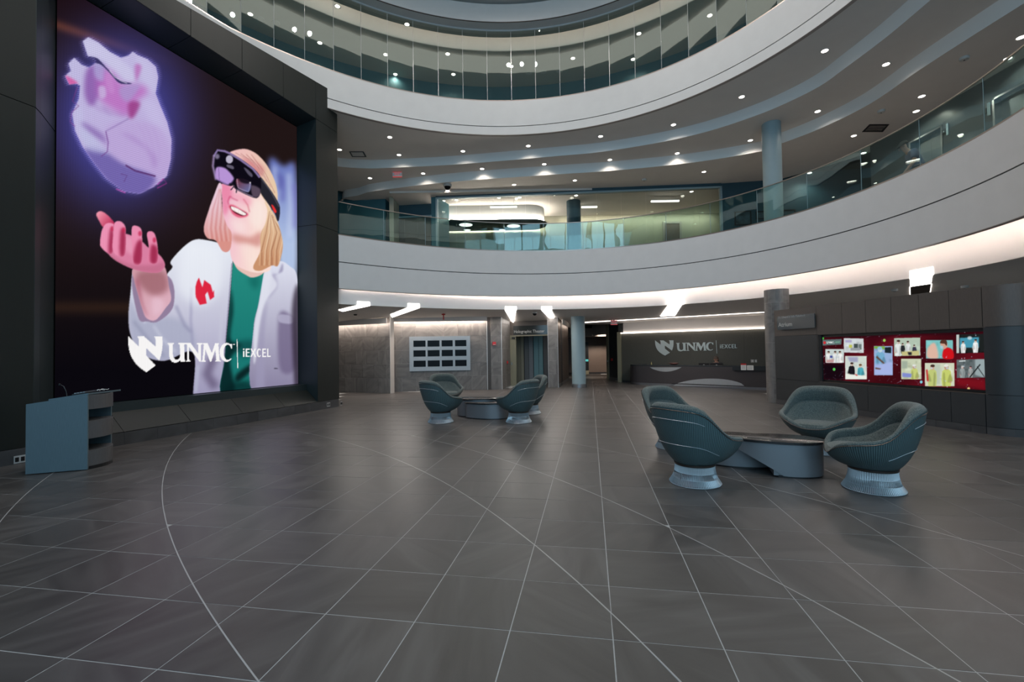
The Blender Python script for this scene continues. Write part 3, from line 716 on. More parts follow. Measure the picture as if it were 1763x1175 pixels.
# ------------------------------------------------------------------ reception: dark back wall, bulkhead, desk
D1, D2 = atz(1067, 658.3, 0), Vector((11.3, 19.3, 0)); PR = Plane(D1, D2)
zt0 = PR.hit(1080, 573)[1]; zt1 = PR.hit(1317, 567)[1]; ztw = (zt0 + zt1) / 2
m_backdrop = brushed('backdrop_fabric', (0.062, 0.060, 0.048, 1), 0.55, 2, 260, 0.0, 0.2)
bw = struct(MB().pbox(PR, .12, PR.L + 1.5, 0, ztw + .3, -.3, -.05).build('wall_reception', m_dark))
np_ = 7
for k in range(np_):
    a = .14 + (PR.L + .8) * k / np_; b = .14 + (PR.L + .8) * (k + 1) / np_
    MB().pbox(PR, a + .002, b - .002, .1, ztw, -.05, 0).build('panel', m_backdrop, bw)
MB().pbox(PR, -.06, .13, 0, 2.55, -.2, .10).build('jamb', m_olive, bw)
bh = MB().pbox(PR, 0.25, PR.L + 1.5, ztw + .04, 3.2, -.3, .03).build('bulkhead', m_ceil, bw)
ls = MB().pbox(PR, 0.0, PR.L + .6, ztw - .012, ztw + .035, .015, .09).build('led_line', m_ledline); tag(ls, 'thin warm light line along the top of the dark reception wall', 'light strip')
x0, x1 = PR.hit(1072, 560)[0], PR.hit(1078, 560)[0]
# wall switches
for k, (px_, w_) in enumerate(((1295.5, .13), (1301.5, .08))):
    s, z = PR.hit(px_, 622.0); t = box_thing('switch_plate', ('wide' if k == 0 else 'narrow') + ' white switch plate on the dark reception wall', 'switch', PR, s, z, w_, .13, .012, m_offwhite)
    MB().pbox(PR, s - .02, s + .02, z - .03, z + .03, .012, .018).build('rocker', m_paper, t, world=True)
# logo shapes in their own drawing units (u right, v down)
LOGO_SHIELD = [(68, 122), (188, 243), (188, 165), (183, 145), (170, 126), (245, 126), (378, 243), (378, 165), (372, 142), (360, 130), (455, 130), (456, 230), (450, 290), (438, 345), (420, 400), (275, 262), (275, 345), (378, 455), (275, 530), (215, 490), (160, 440), (118, 380), (90, 315), (74, 240)]
L_U = [(512, 202), (584, 202), (584, 214), (570, 220), (573, 330), (580, 365), (598, 388), (625, 390), (648, 372), (654, 340), (650, 222), (634, 214), (634, 202), (712, 202), (712, 214), (700, 222), (702, 380), (712, 402), (712, 412), (660, 412), (655, 396), (630, 416), (598, 425), (560, 412), (537, 380), (530, 330), (527, 220), (512, 214)]
L_N = [(712, 202), (772, 202), (860, 325), (857, 222), (842, 214), (842, 202), (906, 202), (906, 214), (888, 222), (887, 412), (872, 412), (753, 247), (756, 395), (772, 402), (772, 412), (720, 412), (720, 402), (736, 395), (731, 222), (712, 214)]
L_M = [(912, 202), (962, 202), (1010, 315), (1048, 202), (1090, 202), (1090, 214), (1084, 222), (1098, 395), (1112, 402), (1112, 412), (1048, 412), (1048, 402), (1060, 395), (1050, 275), (1004, 410), (990, 410), (938, 275), (927, 395), (940, 402), (940, 412), (890, 412), (890, 402), (905, 395), (920, 222), (912, 214)]
def _arc(cx, cy, rx, ry, a0, a1, n): return [(cx + rx * math.cos(math.radians(a0 + (a1 - a0) * i / n)), cy + ry * math.sin(math.radians(a0 + (a1 - a0) * i / n))) for i in range(n + 1)]
L_C = _arc(1176, 307, 78, 107, 42, 300, 18) + [(1226, 214), (1238, 214), (1238, 266), (1227, 266)] + _arc(1190, 307, 48, 86, 305, 55, 16)
L_BAR = [(1289, 160), (1297, 160), (1306, 488), (1298, 488)]
L_TM = [(1248, 212), (1270, 212), (1270, 222), (1248, 222)]
def rect(x0, y0, x1, y1): return [(x0, y0), (x1, y0), (x1, y1), (x0, y1)]
L_SUB = [rect(1362, 290, 1377, 360), rect(1362, 264, 1377, 278),
         [(1392, 264), (1436, 264), (1436, 277), (1406, 277), (1406, 305), (1432, 305), (1432, 317), (1406, 317), (1406, 347), (1437, 347), (1437, 360), (1392, 360)],
         [(1444, 264), (1460, 264), (1476, 298), (1492, 264), (1508, 264), (1484, 311), (1510, 360), (1494, 360), (1476, 324), (1457, 360), (1441, 360), (1468, 311)],
         _arc(1542, 312, 27, 49, 40, 320, 14) + _arc(1544, 312, 13, 36, 320, 40, 12),
         [(1576, 264), (1620, 264), (1620, 277), (1590, 277), (1590, 305), (1616, 305), (1616, 317), (1590, 317), (1590, 347), (1621, 347), (1621, 360), (1576, 360)],
         [(1631, 264), (1645, 264), (1645, 347), (1670, 347), (1670, 360), (1631, 360)]]
LOGO_ALL = [LOGO_SHIELD, L_U, L_N, L_M, L_C, L_BAR] + L_SUB
# raised metal logo on the reception wall
m_logo = mat('logo_metal', (0.62, 0.70, 0.68, 1), 0.32, 0.55)
u0, zA = PR.hit(1127.5, 586.5, .05); u1, zB = PR.hit(1268.7, 598, .05); _, zC = PR.hit(1142, 612.6, .05)
lg = thing('wall_logo', 'raised pale metal UNMC iEXCEL logo with shield on the dark reception wall', 'logo', tuple(PR.pt(u0, zC, 0)))
kx = (u1 - u0) / (1670 - 68); kz = (zA - zC) / (530 - 122)
for i, pl in enumerate(LOGO_ALL):
    poly = [PR.pt(u0 + (u - 68) * kx, zA - (v - 122) * kz, .012) for u, v in pl]
    MB().prism(poly, tuple(PR.n[k] * .03 if k < 2 else 0 for k in range(3))).build('shield' if i == 0 else ('divider' if i == 5 else 'letter'), m_logo, lg, world=True)
# desk
E1, E2 = atz(1097, 662.6, 0), atz(1325, 672.6, 0); PK = Plane(E1, E2)
zk = (PK.hit(1130, 629.5)[1] + PK.hit(1300, 630)[1]) / 2
m_desk = brushed('desk_laminate', (0.052, 0.046, 0.048, 1), 0.38, 0, 160, 0.0, 0.2)
m_desktop = mat('desk_top', (0.030, 0.036, 0.040, 1), 0.25)
dk = thing('reception_desk', 'long dark reception desk with two pale curved metal inlays', 'desk', tuple(PK.pt(PK.L / 2, 0, -.4)))
R_ = .75
plan = [PK.pt(PK.L, 0, 0), PK.pt(.1, 0, 0)] + [PK.pt(.1 - R_ * math.sin(a), 0, -R_ + R_ * math.cos(a)) for a in [math.pi / 2 * k / 8 for k in range(1, 9)]] + [PK.pt(.1 - R_, 0, -1.6)]
def ext_wall(mb, plan, th, z0, z1, P=PK):
    n = len(plan); inn = []
    for i, p in enumerate(plan):
        a = plan[max(i - 1, 0)]; b = plan[min(i + 1, n - 1)]; t = (b - a).normalized(); nn = Vector((t[1], -t[0], 0))
        if nn.dot(Vector((P.n[0], P.n[1], 0))) > 0 and i < 6 or (i >= 6 and nn.dot(Vector((P.t[0], P.t[1], 0))) < 0): nn = -nn
        inn.append(p + nn * th)
    G = [[Vector((p[0], p[1], z0)), Vector((p[0], p[1], z1)), Vector((q[0], q[1], z1)), Vector((q[0], q[1], z0))] for p, q in zip(plan, inn)]
    mb.grid(G, cv=True); mb.f += [(0, 1, 2, 3), ((n - 1) * 4 + 3, (n - 1) * 4 + 2, (n - 1) * 4 + 1, (n - 1) * 4)]; return mb
ext_wall(MB(), plan, .06, .10, zk - .05).build('front_panel', m_desk, dk, world=True)
ext_wall(MB(), plan, .5, zk - .05, zk).build('counter_top', m_desktop, dk, world=True)
ext_wall(MB(), [p - Vector((PK.n[0], PK.n[1], 0)) * .02 for p in plan], .04, 0, .10).build('plinth', m_gun, dk, world=True)
MB().pbox(PK, .2, PK.L, .70, .74, -1.25, -.06).build('work_surface', m_desktop, dk, world=True)
def inlay(pts):
    mb = MB(); poly = [PK.pt(*PK.hit(x, y), .002) for x, y in pts]
    mb.prism(poly, tuple(PK.n[k] * .012 if k < 2 else 0 for k in range(3))); return mb.build('metal_inlay', m_inl, dk, world=True)
m_inl = brushed('inlay_metal', (.62, .66, .68, 1), .30, 2, 50, .75, .05)
inlay([(1119, 632.8), (1173.5, 632.8)] + [(1173.5 - 54.5 * k / 12, 632.8 + 7.6 * math.sin(math.pi * k / 12) ** .8) for k in range(1, 12)])
inlay([(1159, 664.6), (1284, 667)] + [(1284 - 125 * k / 16, 666.9 - 2.3 * k / 16 - 13.6 * math.sin(math.pi * (k / 16) ** .85) ** .62) for k in range(1, 16)])
a = PK.hit(1157, 665)[0]; b = PK.hit(1284, 667)[0]; MB().pbox(PK, a, b, .10, .135, .0, .02).build('inlay_shadow', m_black, dk, world=True)
# arched opening in the curved end
mb = MB(); cen_ = PK.pt(.1, 0, -R_)
G = []
for k in range(9):
    ang = math.radians(50 + 34 * k / 8); x_ = (k - 4) / 4; zt_ = .62 * math.sqrt(max(0, 1 - x_ * x_)) + .1
    p = PK.pt(.1 - (R_ + .006) * math.sin(ang), 0, -R_ + (R_ + .006) * math.cos(ang)); G.append([Vector((p[0], p[1], .1)), Vector((p[0], p[1], zt_))])
mb.grid(G).build('arched_recess', m_black, dk, world=True)
# low transaction shelf at the right end of the desk
a = PK.hit(1262, 632)[0]; MB().pbox(PK, a, PK.L - .02, zk - .17, zk - .01, .0, .10).build('transaction_shelf', m_desktop, dk, world=True)
def sign_holder(px0, px1, py0, py1, lab, mt):
    a, z1 = PK.hit(px0, py0, .1); b, z0 = PK.hit(px1, py1, .1)
    t = thing('paper_sign', lab, 'paper sign', tuple(PK.pt((a + b) / 2, z0, .11)))
    MB().pbox(PK, a, b, z0, z1, .102, .108).build('sheet', mt, t, world=True)
    for k in range(4): MB().pbox(PK, a + (b - a) * .15, b - (b - a) * .2, z0 + (z1 - z0) * (.2 + .17 * k), z0 + (z1 - z0) * (.26 + .17 * k), .108, .109).build('print_line', m_letterd, t, world=True)
    return t
t = sign_holder(1275.5, 1285, 627.5, 637.8, 'white paper notice with a red heading on the desk front', m_paper)
a, z1 = PK.hit(1275.5, 627.5, .1); b, _ = PK.hit(1285, 627.5, .1); MB().pbox(PK, a, b, z1 - .03, z1 + .03, .1085, .110).build('heading', m_red, t, world=True)
sign_holder(1286, 1297.5, 629.5, 637.8, 'wide white paper notice at the right on the desk front', m_paper)
for k, (a_, b_) in enumerate(((1203, 1221), (1223, 1244.5))):
    P_ = PK; a, z1 = PK.hit(a_, 625.5, -.75); b, _ = PK.hit(b_, 625.5, -.75)
    t = thing('monitor', ('black monitor on the desk left of the receptionist', 'black monitor on the desk in front of the receptionist')[k], 'monitor', tuple(PK.pt((a + b) / 2, .74, -.75)))
    MB().pbox(PK, a, b, z1 - .36, z1, -.77, -.74).build('screen', m_black, t, world=True)
    MB().pbox(PK, (a + b) / 2 - .02, (a + b) / 2 + .02, .75, z1 - .1, -.80, -.772).build('stand', m_black, t, world=True)
    MB().pbox(PK, (a + b) / 2 - .12, (a + b) / 2 + .12, .741, .752, -.9, -.68).build('foot', m_black, t, world=True)
    MB().pbox(PK, (a + b) / 2 - .03, (a + b) / 2 + .03, z1 - .11, z1 - .06, -.739, -.737).build('badge', m_offwhite, t, world=True)
s, _ = PK.hit(1160, 628, -.25); t = thing('bowl', 'shallow reddish bowl on the desk top', 'bowl', tuple(PK.pt(s, zk, -.25)))
MB().lathe([(.06, 0), (.10, .004), (.20, .07), (.215, .09), (.205, .09), (.19, .07), (.09, .015), (0.001, .012)], 24, (0, 0, 0), False).build('bowl_shell', mat('bowl_clay', (.30, .13, .11, 1), .5), t, True)
s, _ = PK.hit(1121.5, 628, -.3); t = thing('bottle', 'small amber bottle near the left end of the desk', 'bottle', tuple(PK.pt(s, zk, -.3)))
MB().lathe([(.03, 0), (.032, .08), (.012, .11), (.012, .15)], 12).build('bottle_body', mat('amber', (.25, .2, .08, 1), .2), t, True)
MB().lathe([(.014, .15), (.014, .17)], 10).build('cap', m_black, t)

# ------------------------------------------------------------------ media wall on the right
PM = Plane(fp(1337, 695.5), fp(1698.5, 747.8)); LM = PM.L
Z_B, Z_L, Z_M, Z_T = .14, .735, 1.985, 2.75
mw = struct(MB().pbox(PM, 0.02, 1.55, 0, Z_T - .01, -.5, -.02).pbox(PM, 1.55, LM, 0, Z_L - .01, -.5, -.02).pbox(PM, 1.55, LM, Z_M + .01, Z_T - .01, -.5, -.02).pbox(PM, 1.55, LM, Z_L - .01, Z_M + .01, -.5, -.16).build('wall_media', m_dark))
ms = lambda x, y: PM.hit(x, y)[0]
up = [0.0] + [ms(x, 540) for x in (1405, 1449, 1490, 1534, 1582, 1634)] + [LM]
lo = [0.0] + [ms(x, 690) for x in (1408, 1494.5, 1587, 1637)] + [LM]
sl_, sr_ = ms(1409.5, 620), ms(1697.5, 620)
def mpanel(a, b, z0, z1, mt): MB().pbox(PM, a + .004, b - .004, z0 + .004, z1 - .004, -.02, 0).build('panel', mt, mw)
for a, b in zip(up[:-1], up[1:]): mpanel(a, b, Z_M, Z_T, m_wood)
for a, b in zip(lo[:-1], lo[1:]): mpanel(a, b, Z_B, Z_L, m_char)
mpanel(0, sl_, Z_L, Z_M, m_char)
s = 0.0
while s < LM - .01:
    e = min(s + .605, LM); MB().pbox(PM, s + .002, e - .002, 0, Z_B - .002, -.02, .004).build('base_tile', m_plinth, mw); s = e
RR = .55; cx_ = PM.pt(LM + .01, 0, -RR); a0_ = math.atan2(PM.n[1], PM.n[0]); sg_ = 1 if math.atan2(PM.t[1], PM.t[0]) > a0_ - .01 and False else None
def rpt(ang, R, z): # ang measured from the wall normal towards the wall's far end
    v = PM.n * math.cos(ang) + PM.t * math.sin(ang); return Vector((cx_[0] + v[0] * R, cx_[1] + v[1] * R, z))
def rpanel(z0, z1, mt, nm, R=RR):
    G = [[rpt(math.radians(150) * k / 20, R, z0 + .004), rpt(math.radians(150) * k / 20, R, z1 - .004)] for k in range(21)]
    MB().grid(G).build(nm, mt, mw, True)
rpanel(Z_M, Z_T, m_wood, 'panel'); rpanel(Z_L, Z_M, m_char, 'panel'); rpanel(Z_B, Z_L, m_char, 'panel')
for k in range(4):
    G = [[rpt(math.radians(37.5) * (k + i / 5) + .004, RR + .004, 0), rpt(math.radians(37.5) * (k + i / 5) + .004, RR + .004, Z_B - .004)] for i in range(6)]
    MB().grid(G).build('base_tile', m_plinth, mw, True)
G = [[rpt(math.radians(150) * k / 20, RR - .02, 0), rpt(math.radians(150) * k / 20, RR - .02, Z_T - .01)] for k in range(21)]; MB().grid(G).build('core', m_dark, mw, True)
MB().pbox(PM, sl_ - .01, sr_ + .01, Z_L, Z_L + .012, -.12, -.0).pbox(PM, sl_ - .01, sr_ + .01, Z_M - .012, Z_M, -.12, 0).pbox(PM, sl_ - .02, sl_, Z_L, Z_M, -.12, 0).build('screen_reveal', m_wood, mw)
# sign
a, z1 = PM.hit(1337.5, 545.5, .05); b, z1b = PM.hit(1402, 540.5, .05); z0 = PM.hit(1342, 568.5, .05)[1]
z1 = (z1 + z1b) / 2
sn = thing('atrium_sign', 'dark glass sign reading Atrium on the brown panels beside the stone column', 'sign', tuple(PM.pt((a + b) / 2, z0, .03)))
rr_ = .05; pl = []
for (cx0, cz0, q) in ((b - .02, z1 - .02, 0), (a + .02, z1 - .02, 1), (a + .06, z0 + .06, 2), (b - .02, z0 + .02, 3)):
    R_s = .06 if q == 2 else .02
    for k in range(5):
        g = math.pi / 2 * (q + k / 4); pl.append(PM.pt(cx0 + R_s * math.cos(g), cz0 + R_s * math.sin(g), .03))
m_signp = mat('sign_glass', (0.045, 0.065, 0.075, 1), 0.12)
MB().prism(pl, (PM.n[0] * .02, PM.n[1] * .02, 0)).build('plate', m_signp, sn, world=True)
text_obj('Atrium', .175, m_letter, sn, PM, a + .05, z0 + .09, .052, .002)
text_obj('Dr. Edward & Sally Malashock', .085, m_letterd, sn, PM, a + .05, z0 + .33, .052, .002, .92)
for nm_, px_, py_ in (('smoke_detector', 1540, 498), ('motion_sensor', 1661, 492)):
    p = atz(px_, py_, 3.24); z = zc(p[0], p[1]); p = atz(px_, py_, z)
    t = thing(nm_, {'smoke_detector': 'flat round smoke detector on the ceiling above the media screen', 'motion_sensor': 'small round sensor on the dark ceiling near the media wall end'}[nm_], 'detector', (p[0], p[1], z - .07))
    MB().lathe([(.03, 0), (.07, .01), (.08, .035), (.08, .07)], 20).build('cover', m_speaker, t, True)
    MB().lathe([(.03, -.006), (.03, 0)], 12).build('sensor', m_black, t)

# ------------------------------------------------------------------ light slots in the ground-floor ceiling
def ceil6(x, y):
    z = 3.2
    for _ in range(6): p = atz(x, y, z); z = zc(p[0], p[1])
    return p
def slot(q, lab, upr=.0, full=True):
    """q: front-left, front-right, back-right, back-left pixels on the ceiling"""
    P = []
    for x, y in q:
        z = 3.2
        for _ in range(6):
            p = atz(x, y, z); z = zc(p[0], p[1])
        P.append(p)
    t = thing('linear_light', lab, 'linear light', tuple(sum(P, Vector()) / 4))
    mb = MB(); dn = Vector((0, 0, -.010))
    f = (P[1] - P[0]).normalized() * .015
    mb.hexa([P[0] + dn, P[1] + dn, P[2] + dn, P[3] + dn], [p + Vector((0, 0, .03)) for p in P]); mb.build('lens', m_ledslot, t, world=True)
    # the lens turns up onto the upstand at the ceiling edge
    th0 = math.atan2(P[0][1] - CL[1], P[0][0] - CL[0]); th1 = math.atan2(P[1][1] - CL[1], P[1][0] - CL[0])
    G = [[ring(CL, RG, th0 + (th1 - th0) * k / 4, -.022, Z_GC - .012), ring(CL, RG, th0 + (th1 - th0) * k / 4, -.022, Z_GC + upr), ring(CL, RG, th0 + (th1 - th0) * k / 4, -.010, Z_GC + upr), ring(CL, RG, th0 + (th1 - th0) * k / 4, -.010, Z_GC - .012)] for k in range(5)]
    MB().grid(G, cv=True).build('upturned_end', m_ledslot, t, world=True)
    mb = MB()
    for a, b in ((0, 3), (1, 2)): mb.tube([P[a] + dn, P[b] + dn], .009, 4)
    mb.build('edge_trim', m_trim, t, world=True); return t
slot([(615, 525.5), (637, 526.5), (590, 536.5), (580, 533)], 'bright slanted ceiling light nearest the video wall portal', .12)
slot([(700, 530), (720, 531), (675, 546.8), (672, 541)], 'bright slanted ceiling light left of the sprinkler pipe', .14)
slot([(869, 534), (889, 534), (884, 556), (880.5, 553)], 'bright ceiling light in front of the theatre doorway', .12)
slot([(932, 534), (950, 533.5), (956, 555.5), (951, 554)], 'bright wedge ceiling light beside the theatre pier', .12)
slot([(1151, 525), (1175, 523.5), (1162.4, 543.5), (1137, 544.8)], 'broad slanted ceiling light in front of the reception desk', .14)
s6 = slot([(1566, 479.7), (1606, 473), (1604, 488), (1566.5, 493.5)], 'square bright ceiling light above the media screen', .18)
q6 = [ceil6(x, y) for x, y in ((1566.5, 493.5), (1567, 507.5), (1601.5, 503), (1604, 488))]
mb = MB(); mb.tube([q6[0], q6[1]], .012, 4); mb.tube([q6[3], q6[2]], .012, 4); mb.build('side_light', m_ledline, s6, world=True)
mb = MB(); mb.hexa([p + Vector((0, 0, -.004)) for p in q6], [p + Vector((0, 0, .03)) for p in q6]); mb.build('recess', m_wood, s6, world=True)
# thin light line along the soffit in front of the desk
LL = []
for x, y in ((985, 557), (1090, 550.5), (1200, 544.3), (1317, 537.5)):
    z = 3.1
    for _ in range(6): p = atz(x, y, z); z = zc(p[0], p[1])
    LL.append(p + Vector((0, 0, -.02)))
mb = MB()
for p, q in zip(LL[:-1], LL[1:]):
    w_ = Vector((.02, .03, 0)); mb.hexa([p - w_, q - w_, q + w_, p + w_], [v + Vector((0, 0, .018)) for v in (p - w_, q - w_, q + w_, p + w_)])
tag(mb.build('led_line', m_ledline), 'long thin light line in the ceiling in front of the reception desk', 'light strip')
# wall-washers hidden in the slot between ceiling and stone wall
for P, pw, tz in ((P1, 75, 2.99), (P2, 125, 3.10), (P6, 25, 2.96)):
    vl = MB().pbox(P, 0, P.L, tz - .10, tz + .12, .20, .23).build('valance', m_ceil); tag(vl, {'P1': 'ceiling edge board before the left stone wall by the portal', 'P2': 'ceiling edge board above the twelve-screen frame', 'P6': 'ceiling edge board above the brown panelled side wall'}[[n for n in ('P1', 'P2', 'P6') if globals()[n] is P][0]], 'valance')
    c = P.pt(P.L / 2, tz, .13); o = area('wall_wash', c, c + Vector((-P.n[0] * .35, -P.n[1] * .35, -1)), P.L * .98, .05, pw, (1, .86, .76))
    o.rotation_euler = Matrix(((P.t[0], P.n[0] * .94, P.n[0] * .34), (P.t[1], P.n[1] * .94, P.n[1] * .34), (0, -.34, .94))).to_euler()
# exit sign, sprinkler and camera below the ground-floor ceiling
def ceil_at(x, y, z0=3.2):
    z = z0
    for _ in range(6): p = atz(x, y, z); z = zc(p[0], p[1])
    return p
m_exit = mat('exit_face', (.75, .70, .70, 1), .4)
m_exitred = emit('exit_red', (.8, .12, .12, 1), .5)
def exit_sign(c, w, h, lab, face):
    t = thing('exit_sign', lab, 'exit sign', tuple(c), face)
    MB().box(-w / 2, w / 2, -.02, .02, -h, -.03).build('housing', m_exit, t)
    mb = MB().box(-w / 2, w / 2, -.024, .024, -h, -h + .03).box(-w / 2, w / 2, -.024, .024, -.05, -.03); mb.build('red_edge', m_exitred, t)
    MB().box(-.03, .03, -.015, .015, -.03, 0).build('mount', m_offwhite, t)
    Pl = Plane((0, 0), (1, 0))
    cu = bpy.data.curves.new('t', 'FONT'); cu.body = 'EXIT'; cu.size = h * .5; cu.extrude = .002; cu.align_x = 'CENTER'
    ob = bpy.data.objects.new('t', cu); C.objects.link(ob); dg = bpy.context.evaluated_depsgraph_get(); dg.update()
    me = bpy.data.meshes.new_from_object(ob.evaluated_get(dg)); bpy.data.objects.remove(ob)
    mb = MB().add([(v.co.x, -.025 - v.co.z, -h + .085 + v.co.y) for v in me.vertices], [tuple(p.vertices) for p in me.polygons]); bpy.data.meshes.remove(me)
    mb.build('lettering', m_exitred, t); return t
p = ceil_at(1057, 551); k = (EYE - 2.9) / 1; exit_sign(Vector((p[0], p[1], p[2])), .33, .24, 'EXIT sign hanging from the ceiling left of the reception desk', math.radians(10))
p = ceil_at(763.5, 540); t = thing('sprinkler', 'red sprinkler pipe end dropping from the ceiling by the stone wall', 'sprinkler', tuple(p))
MB().tube([(0, 0, 0), (0, 0, -.22)], .022, 8).build('drop_pipe', m_red, t); MB().tube([(-.07, 0, -.04), (.07, 0, -.04)], .025, 8).build('tee', m_red, t); MB().lathe([(.035, -.25), (.03, -.22)], 12).build('head', m_red, t)
def dome_camera(p, lab, s=1.0):
    t = thing('dome_camera', lab, 'camera', tuple(p))
    MB().lathe([(.10 * s, -.06 * s), (.11 * s, -.05 * s), (.11 * s, 0)], 24).build('housing', m_offwhite, t, True)
    MB().lathe([(.001, -.15 * s), (.045 * s, -.138 * s), (.075 * s, -.10 * s), (.085 * s, -.06 * s)], 20, cap=False).build('dome', m_blackgloss, t, True)
dome_camera(ceil_at(920.5, 537.5), 'dome security camera on the ceiling in front of the theatre doorway')
p = ceil_at(612, 541.5); t = thing('ceiling_sensor', 'small black sensor in the ceiling next to the portal', 'sensor', (p[0], p[1], p[2] - .03)); MB().lathe([(.03, -.02), (.06, -.01), (.07, .03)], 16).build('cover', m_black, t, True)
def downlight(p, lens, lab, group, watts=0):
    t = thing('downlight', lab, 'downlight', tuple(p), 0, group)
    if lens is lens_on and watts:
        l = bpy.data.lights.get('downlight_%d' % watts)
        if l is None:
            l = bpy.data.lights.new('downlight_%d' % watts, 'SPOT'); l.energy = watts; l.color = (1, .86, .74); l.spot_size = math.radians(150); l.spot_blend = .7; l.shadow_soft_size = .08
        lo = bpy.data.objects.new('lamp', l); C.objects.link(lo); lo.parent = t; lo.location = (0, 0, -.02)
    o1 = bpy.data.objects.new('trim_ring', dl_ring); o2 = bpy.data.objects.new('lens', lens)
    for o in (o1, o2): C.objects.link(o); o.parent = t
    return t
dl_ring = None
b_ = MB().lathe([(.078, -.004), (.105, -.010), (.112, .0), (.09, .004)], 20, cap=False).build('trim_ring', m_trim, None, True); dl_ring = b_.data; bpy.data.objects.remove(b_)
b_ = MB().lathe([(.001, -.003), (.082, -.003)], 20, cap=False).build('lens', m_lamp); lens_on = b_.data; bpy.data.objects.remove(b_)
b_ = MB().lathe([(.001, -.003), (.082, -.003)], 20, cap=False).build('lens', m_lampdim); lens_dim = b_.data; bpy.data.objects.remove(b_)
for x, y in ((1109, 553), (1208.5, 549)): downlight(ceil_at(x, y) + Vector((0, 0, -.002)), lens_dim, ('left' if x < 1150 else 'right') + ' one of the dim recessed downlights in the soffit before the reception desk', 'dim downlights before the reception desk')
ORD = ['leftmost'] + [w + ' from the left' for w in 'second third fourth fifth sixth seventh eighth ninth tenth eleventh twelfth thirteenth fourteenth fifteenth sixteenth seventeenth eighteenth nineteenth twentieth'.split()]
T0D = [(671, 236.5), (584.5, 258), (687, 267), (797, 260.5), (909.5, 251.5), (1034, 235), (1159.5, 215), (1277, 167), (1420, 87.6)]
T1D = [(637, 307), (728.5, 299), (830, 291), (937, 283), (1050, 275.4), (1166, 264.3), (1291.8, 242), (1407.8, 192), (1525.5, 111)]
T2D = [(885, 318.4), (770.6, 328), (697.5, 333.4), (705, 345), (989.7, 311), (1211.8, 296.2), (1394, 298), (1470, 234), (1486.7, 263.7), (1577.4, 191.8), (1587, 166), (1735, 101), (1757.7, 64.6)]
for L, z, nm in ((T0D, Z_UB, 'outer'), (T1D, ZT1, 'middle'), (T2D, ZT2, 'inner')):
    for k_, (x, y) in enumerate(sorted(L)): downlight(atz(x, y, z) + Vector((0, 0, .001)), lens_on, ORD[k_] + ' of the lit downlights in the ' + nm + ' walkway ceiling step', 'downlights in the ' + nm + ' walkway ceiling', {'outer': 70, 'middle': 55, 'inner': 85}[nm])
Z3I = Z_C3 - .12
L3N = [(431, 24.3), (581, 10.7), (550.6, 73.8), (664, 94), (700.7, 42), (680.7, 128), (770.7, 92.9), (780.6, 128), (815, 53.5), (877, 84.5), (880.3, 114.3), (986, 73.8), (986.4, 100.4), (1044, 26.6), (1100, 58), (1090, 102), (1204, 88), (1222, 26.6), (928, 44)]
for k_, (x, y) in enumerate(sorted(L3N)):
    p = atz(x, y, Z3I); d = Vector((p[0], p[1])) - CU; th = math.atan2(d[1], d[0]); dr = d.length - rad(RU, th)
    z = Z3I if dr > 1.1 else (Z_C3 + .45 if dr > .52 else Z_C3)
    downlight(atz(x, y, z) + Vector((0, 0, -.001)), lens_on, ORD[k_] + ' of the top storey downlights behind the tall glass', 'downlights of the top storey', 40)
for k_, (x, y) in enumerate(((449, 32.7), (475, 39), (910, 126), (935.8, 124), (963, 123))):
    p = atz(x, y, Z3I); t = thing('ceiling_speaker', ORD[k_] + ' of the pale round speaker grilles in the top storey ceiling', 'speaker', tuple(p), 0, 'speakers of the top storey')
    MB().lathe([(.001, -.012), (.11, -.012), (.13, 0)], 20, cap=False).build('grille', m_speaker, t)

# ------------------------------------------------------------------ lounge chairs
def fabric(name, c1, c2, sc=260):
    m = bpy.data.materials.new(name); m.use_nodes = True; nt = m.node_tree; b = nt.nodes['Principled BSDF']; N = nt.nodes.new; L = nt.links.new
    tc = N('ShaderNodeTexCoord'); nz = N('ShaderNodeTexNoise'); nz.inputs['Scale'].default_value = sc; nz.inputs['Detail'].default_value = 3; L(tc.outputs['Object'], nz.inputs['Vector'])
    rp = N('ShaderNodeValToRGB'); rp.color_ramp.elements[0].position = .35; rp.color_ramp.elements[1].position = .65; rp.color_ramp.elements[0].color = c1; rp.color_ramp.elements[1].color = c2
    L(nz.outputs['Fac'], rp.inputs[0]); L(rp.outputs[0], b.inputs['Base Color']); b.inputs['Roughness'].default_value = .9; b.inputs['Specular IOR Level'].default_value = .25
    b.inputs['Sheen Weight'].default_value = .15
    bp = N('ShaderNodeBump'); bp.inputs['Strength'].default_value = .25; bp.inputs['Distance'].default_value = .003; L(nz.outputs['Fac'], bp.inputs['Height']); L(bp.outputs[0], b.inputs['Normal']); return m
m_fab = fabric('chair_fabric', (.040, .056, .056, 1), (.150, .172, .160, 1), 110)
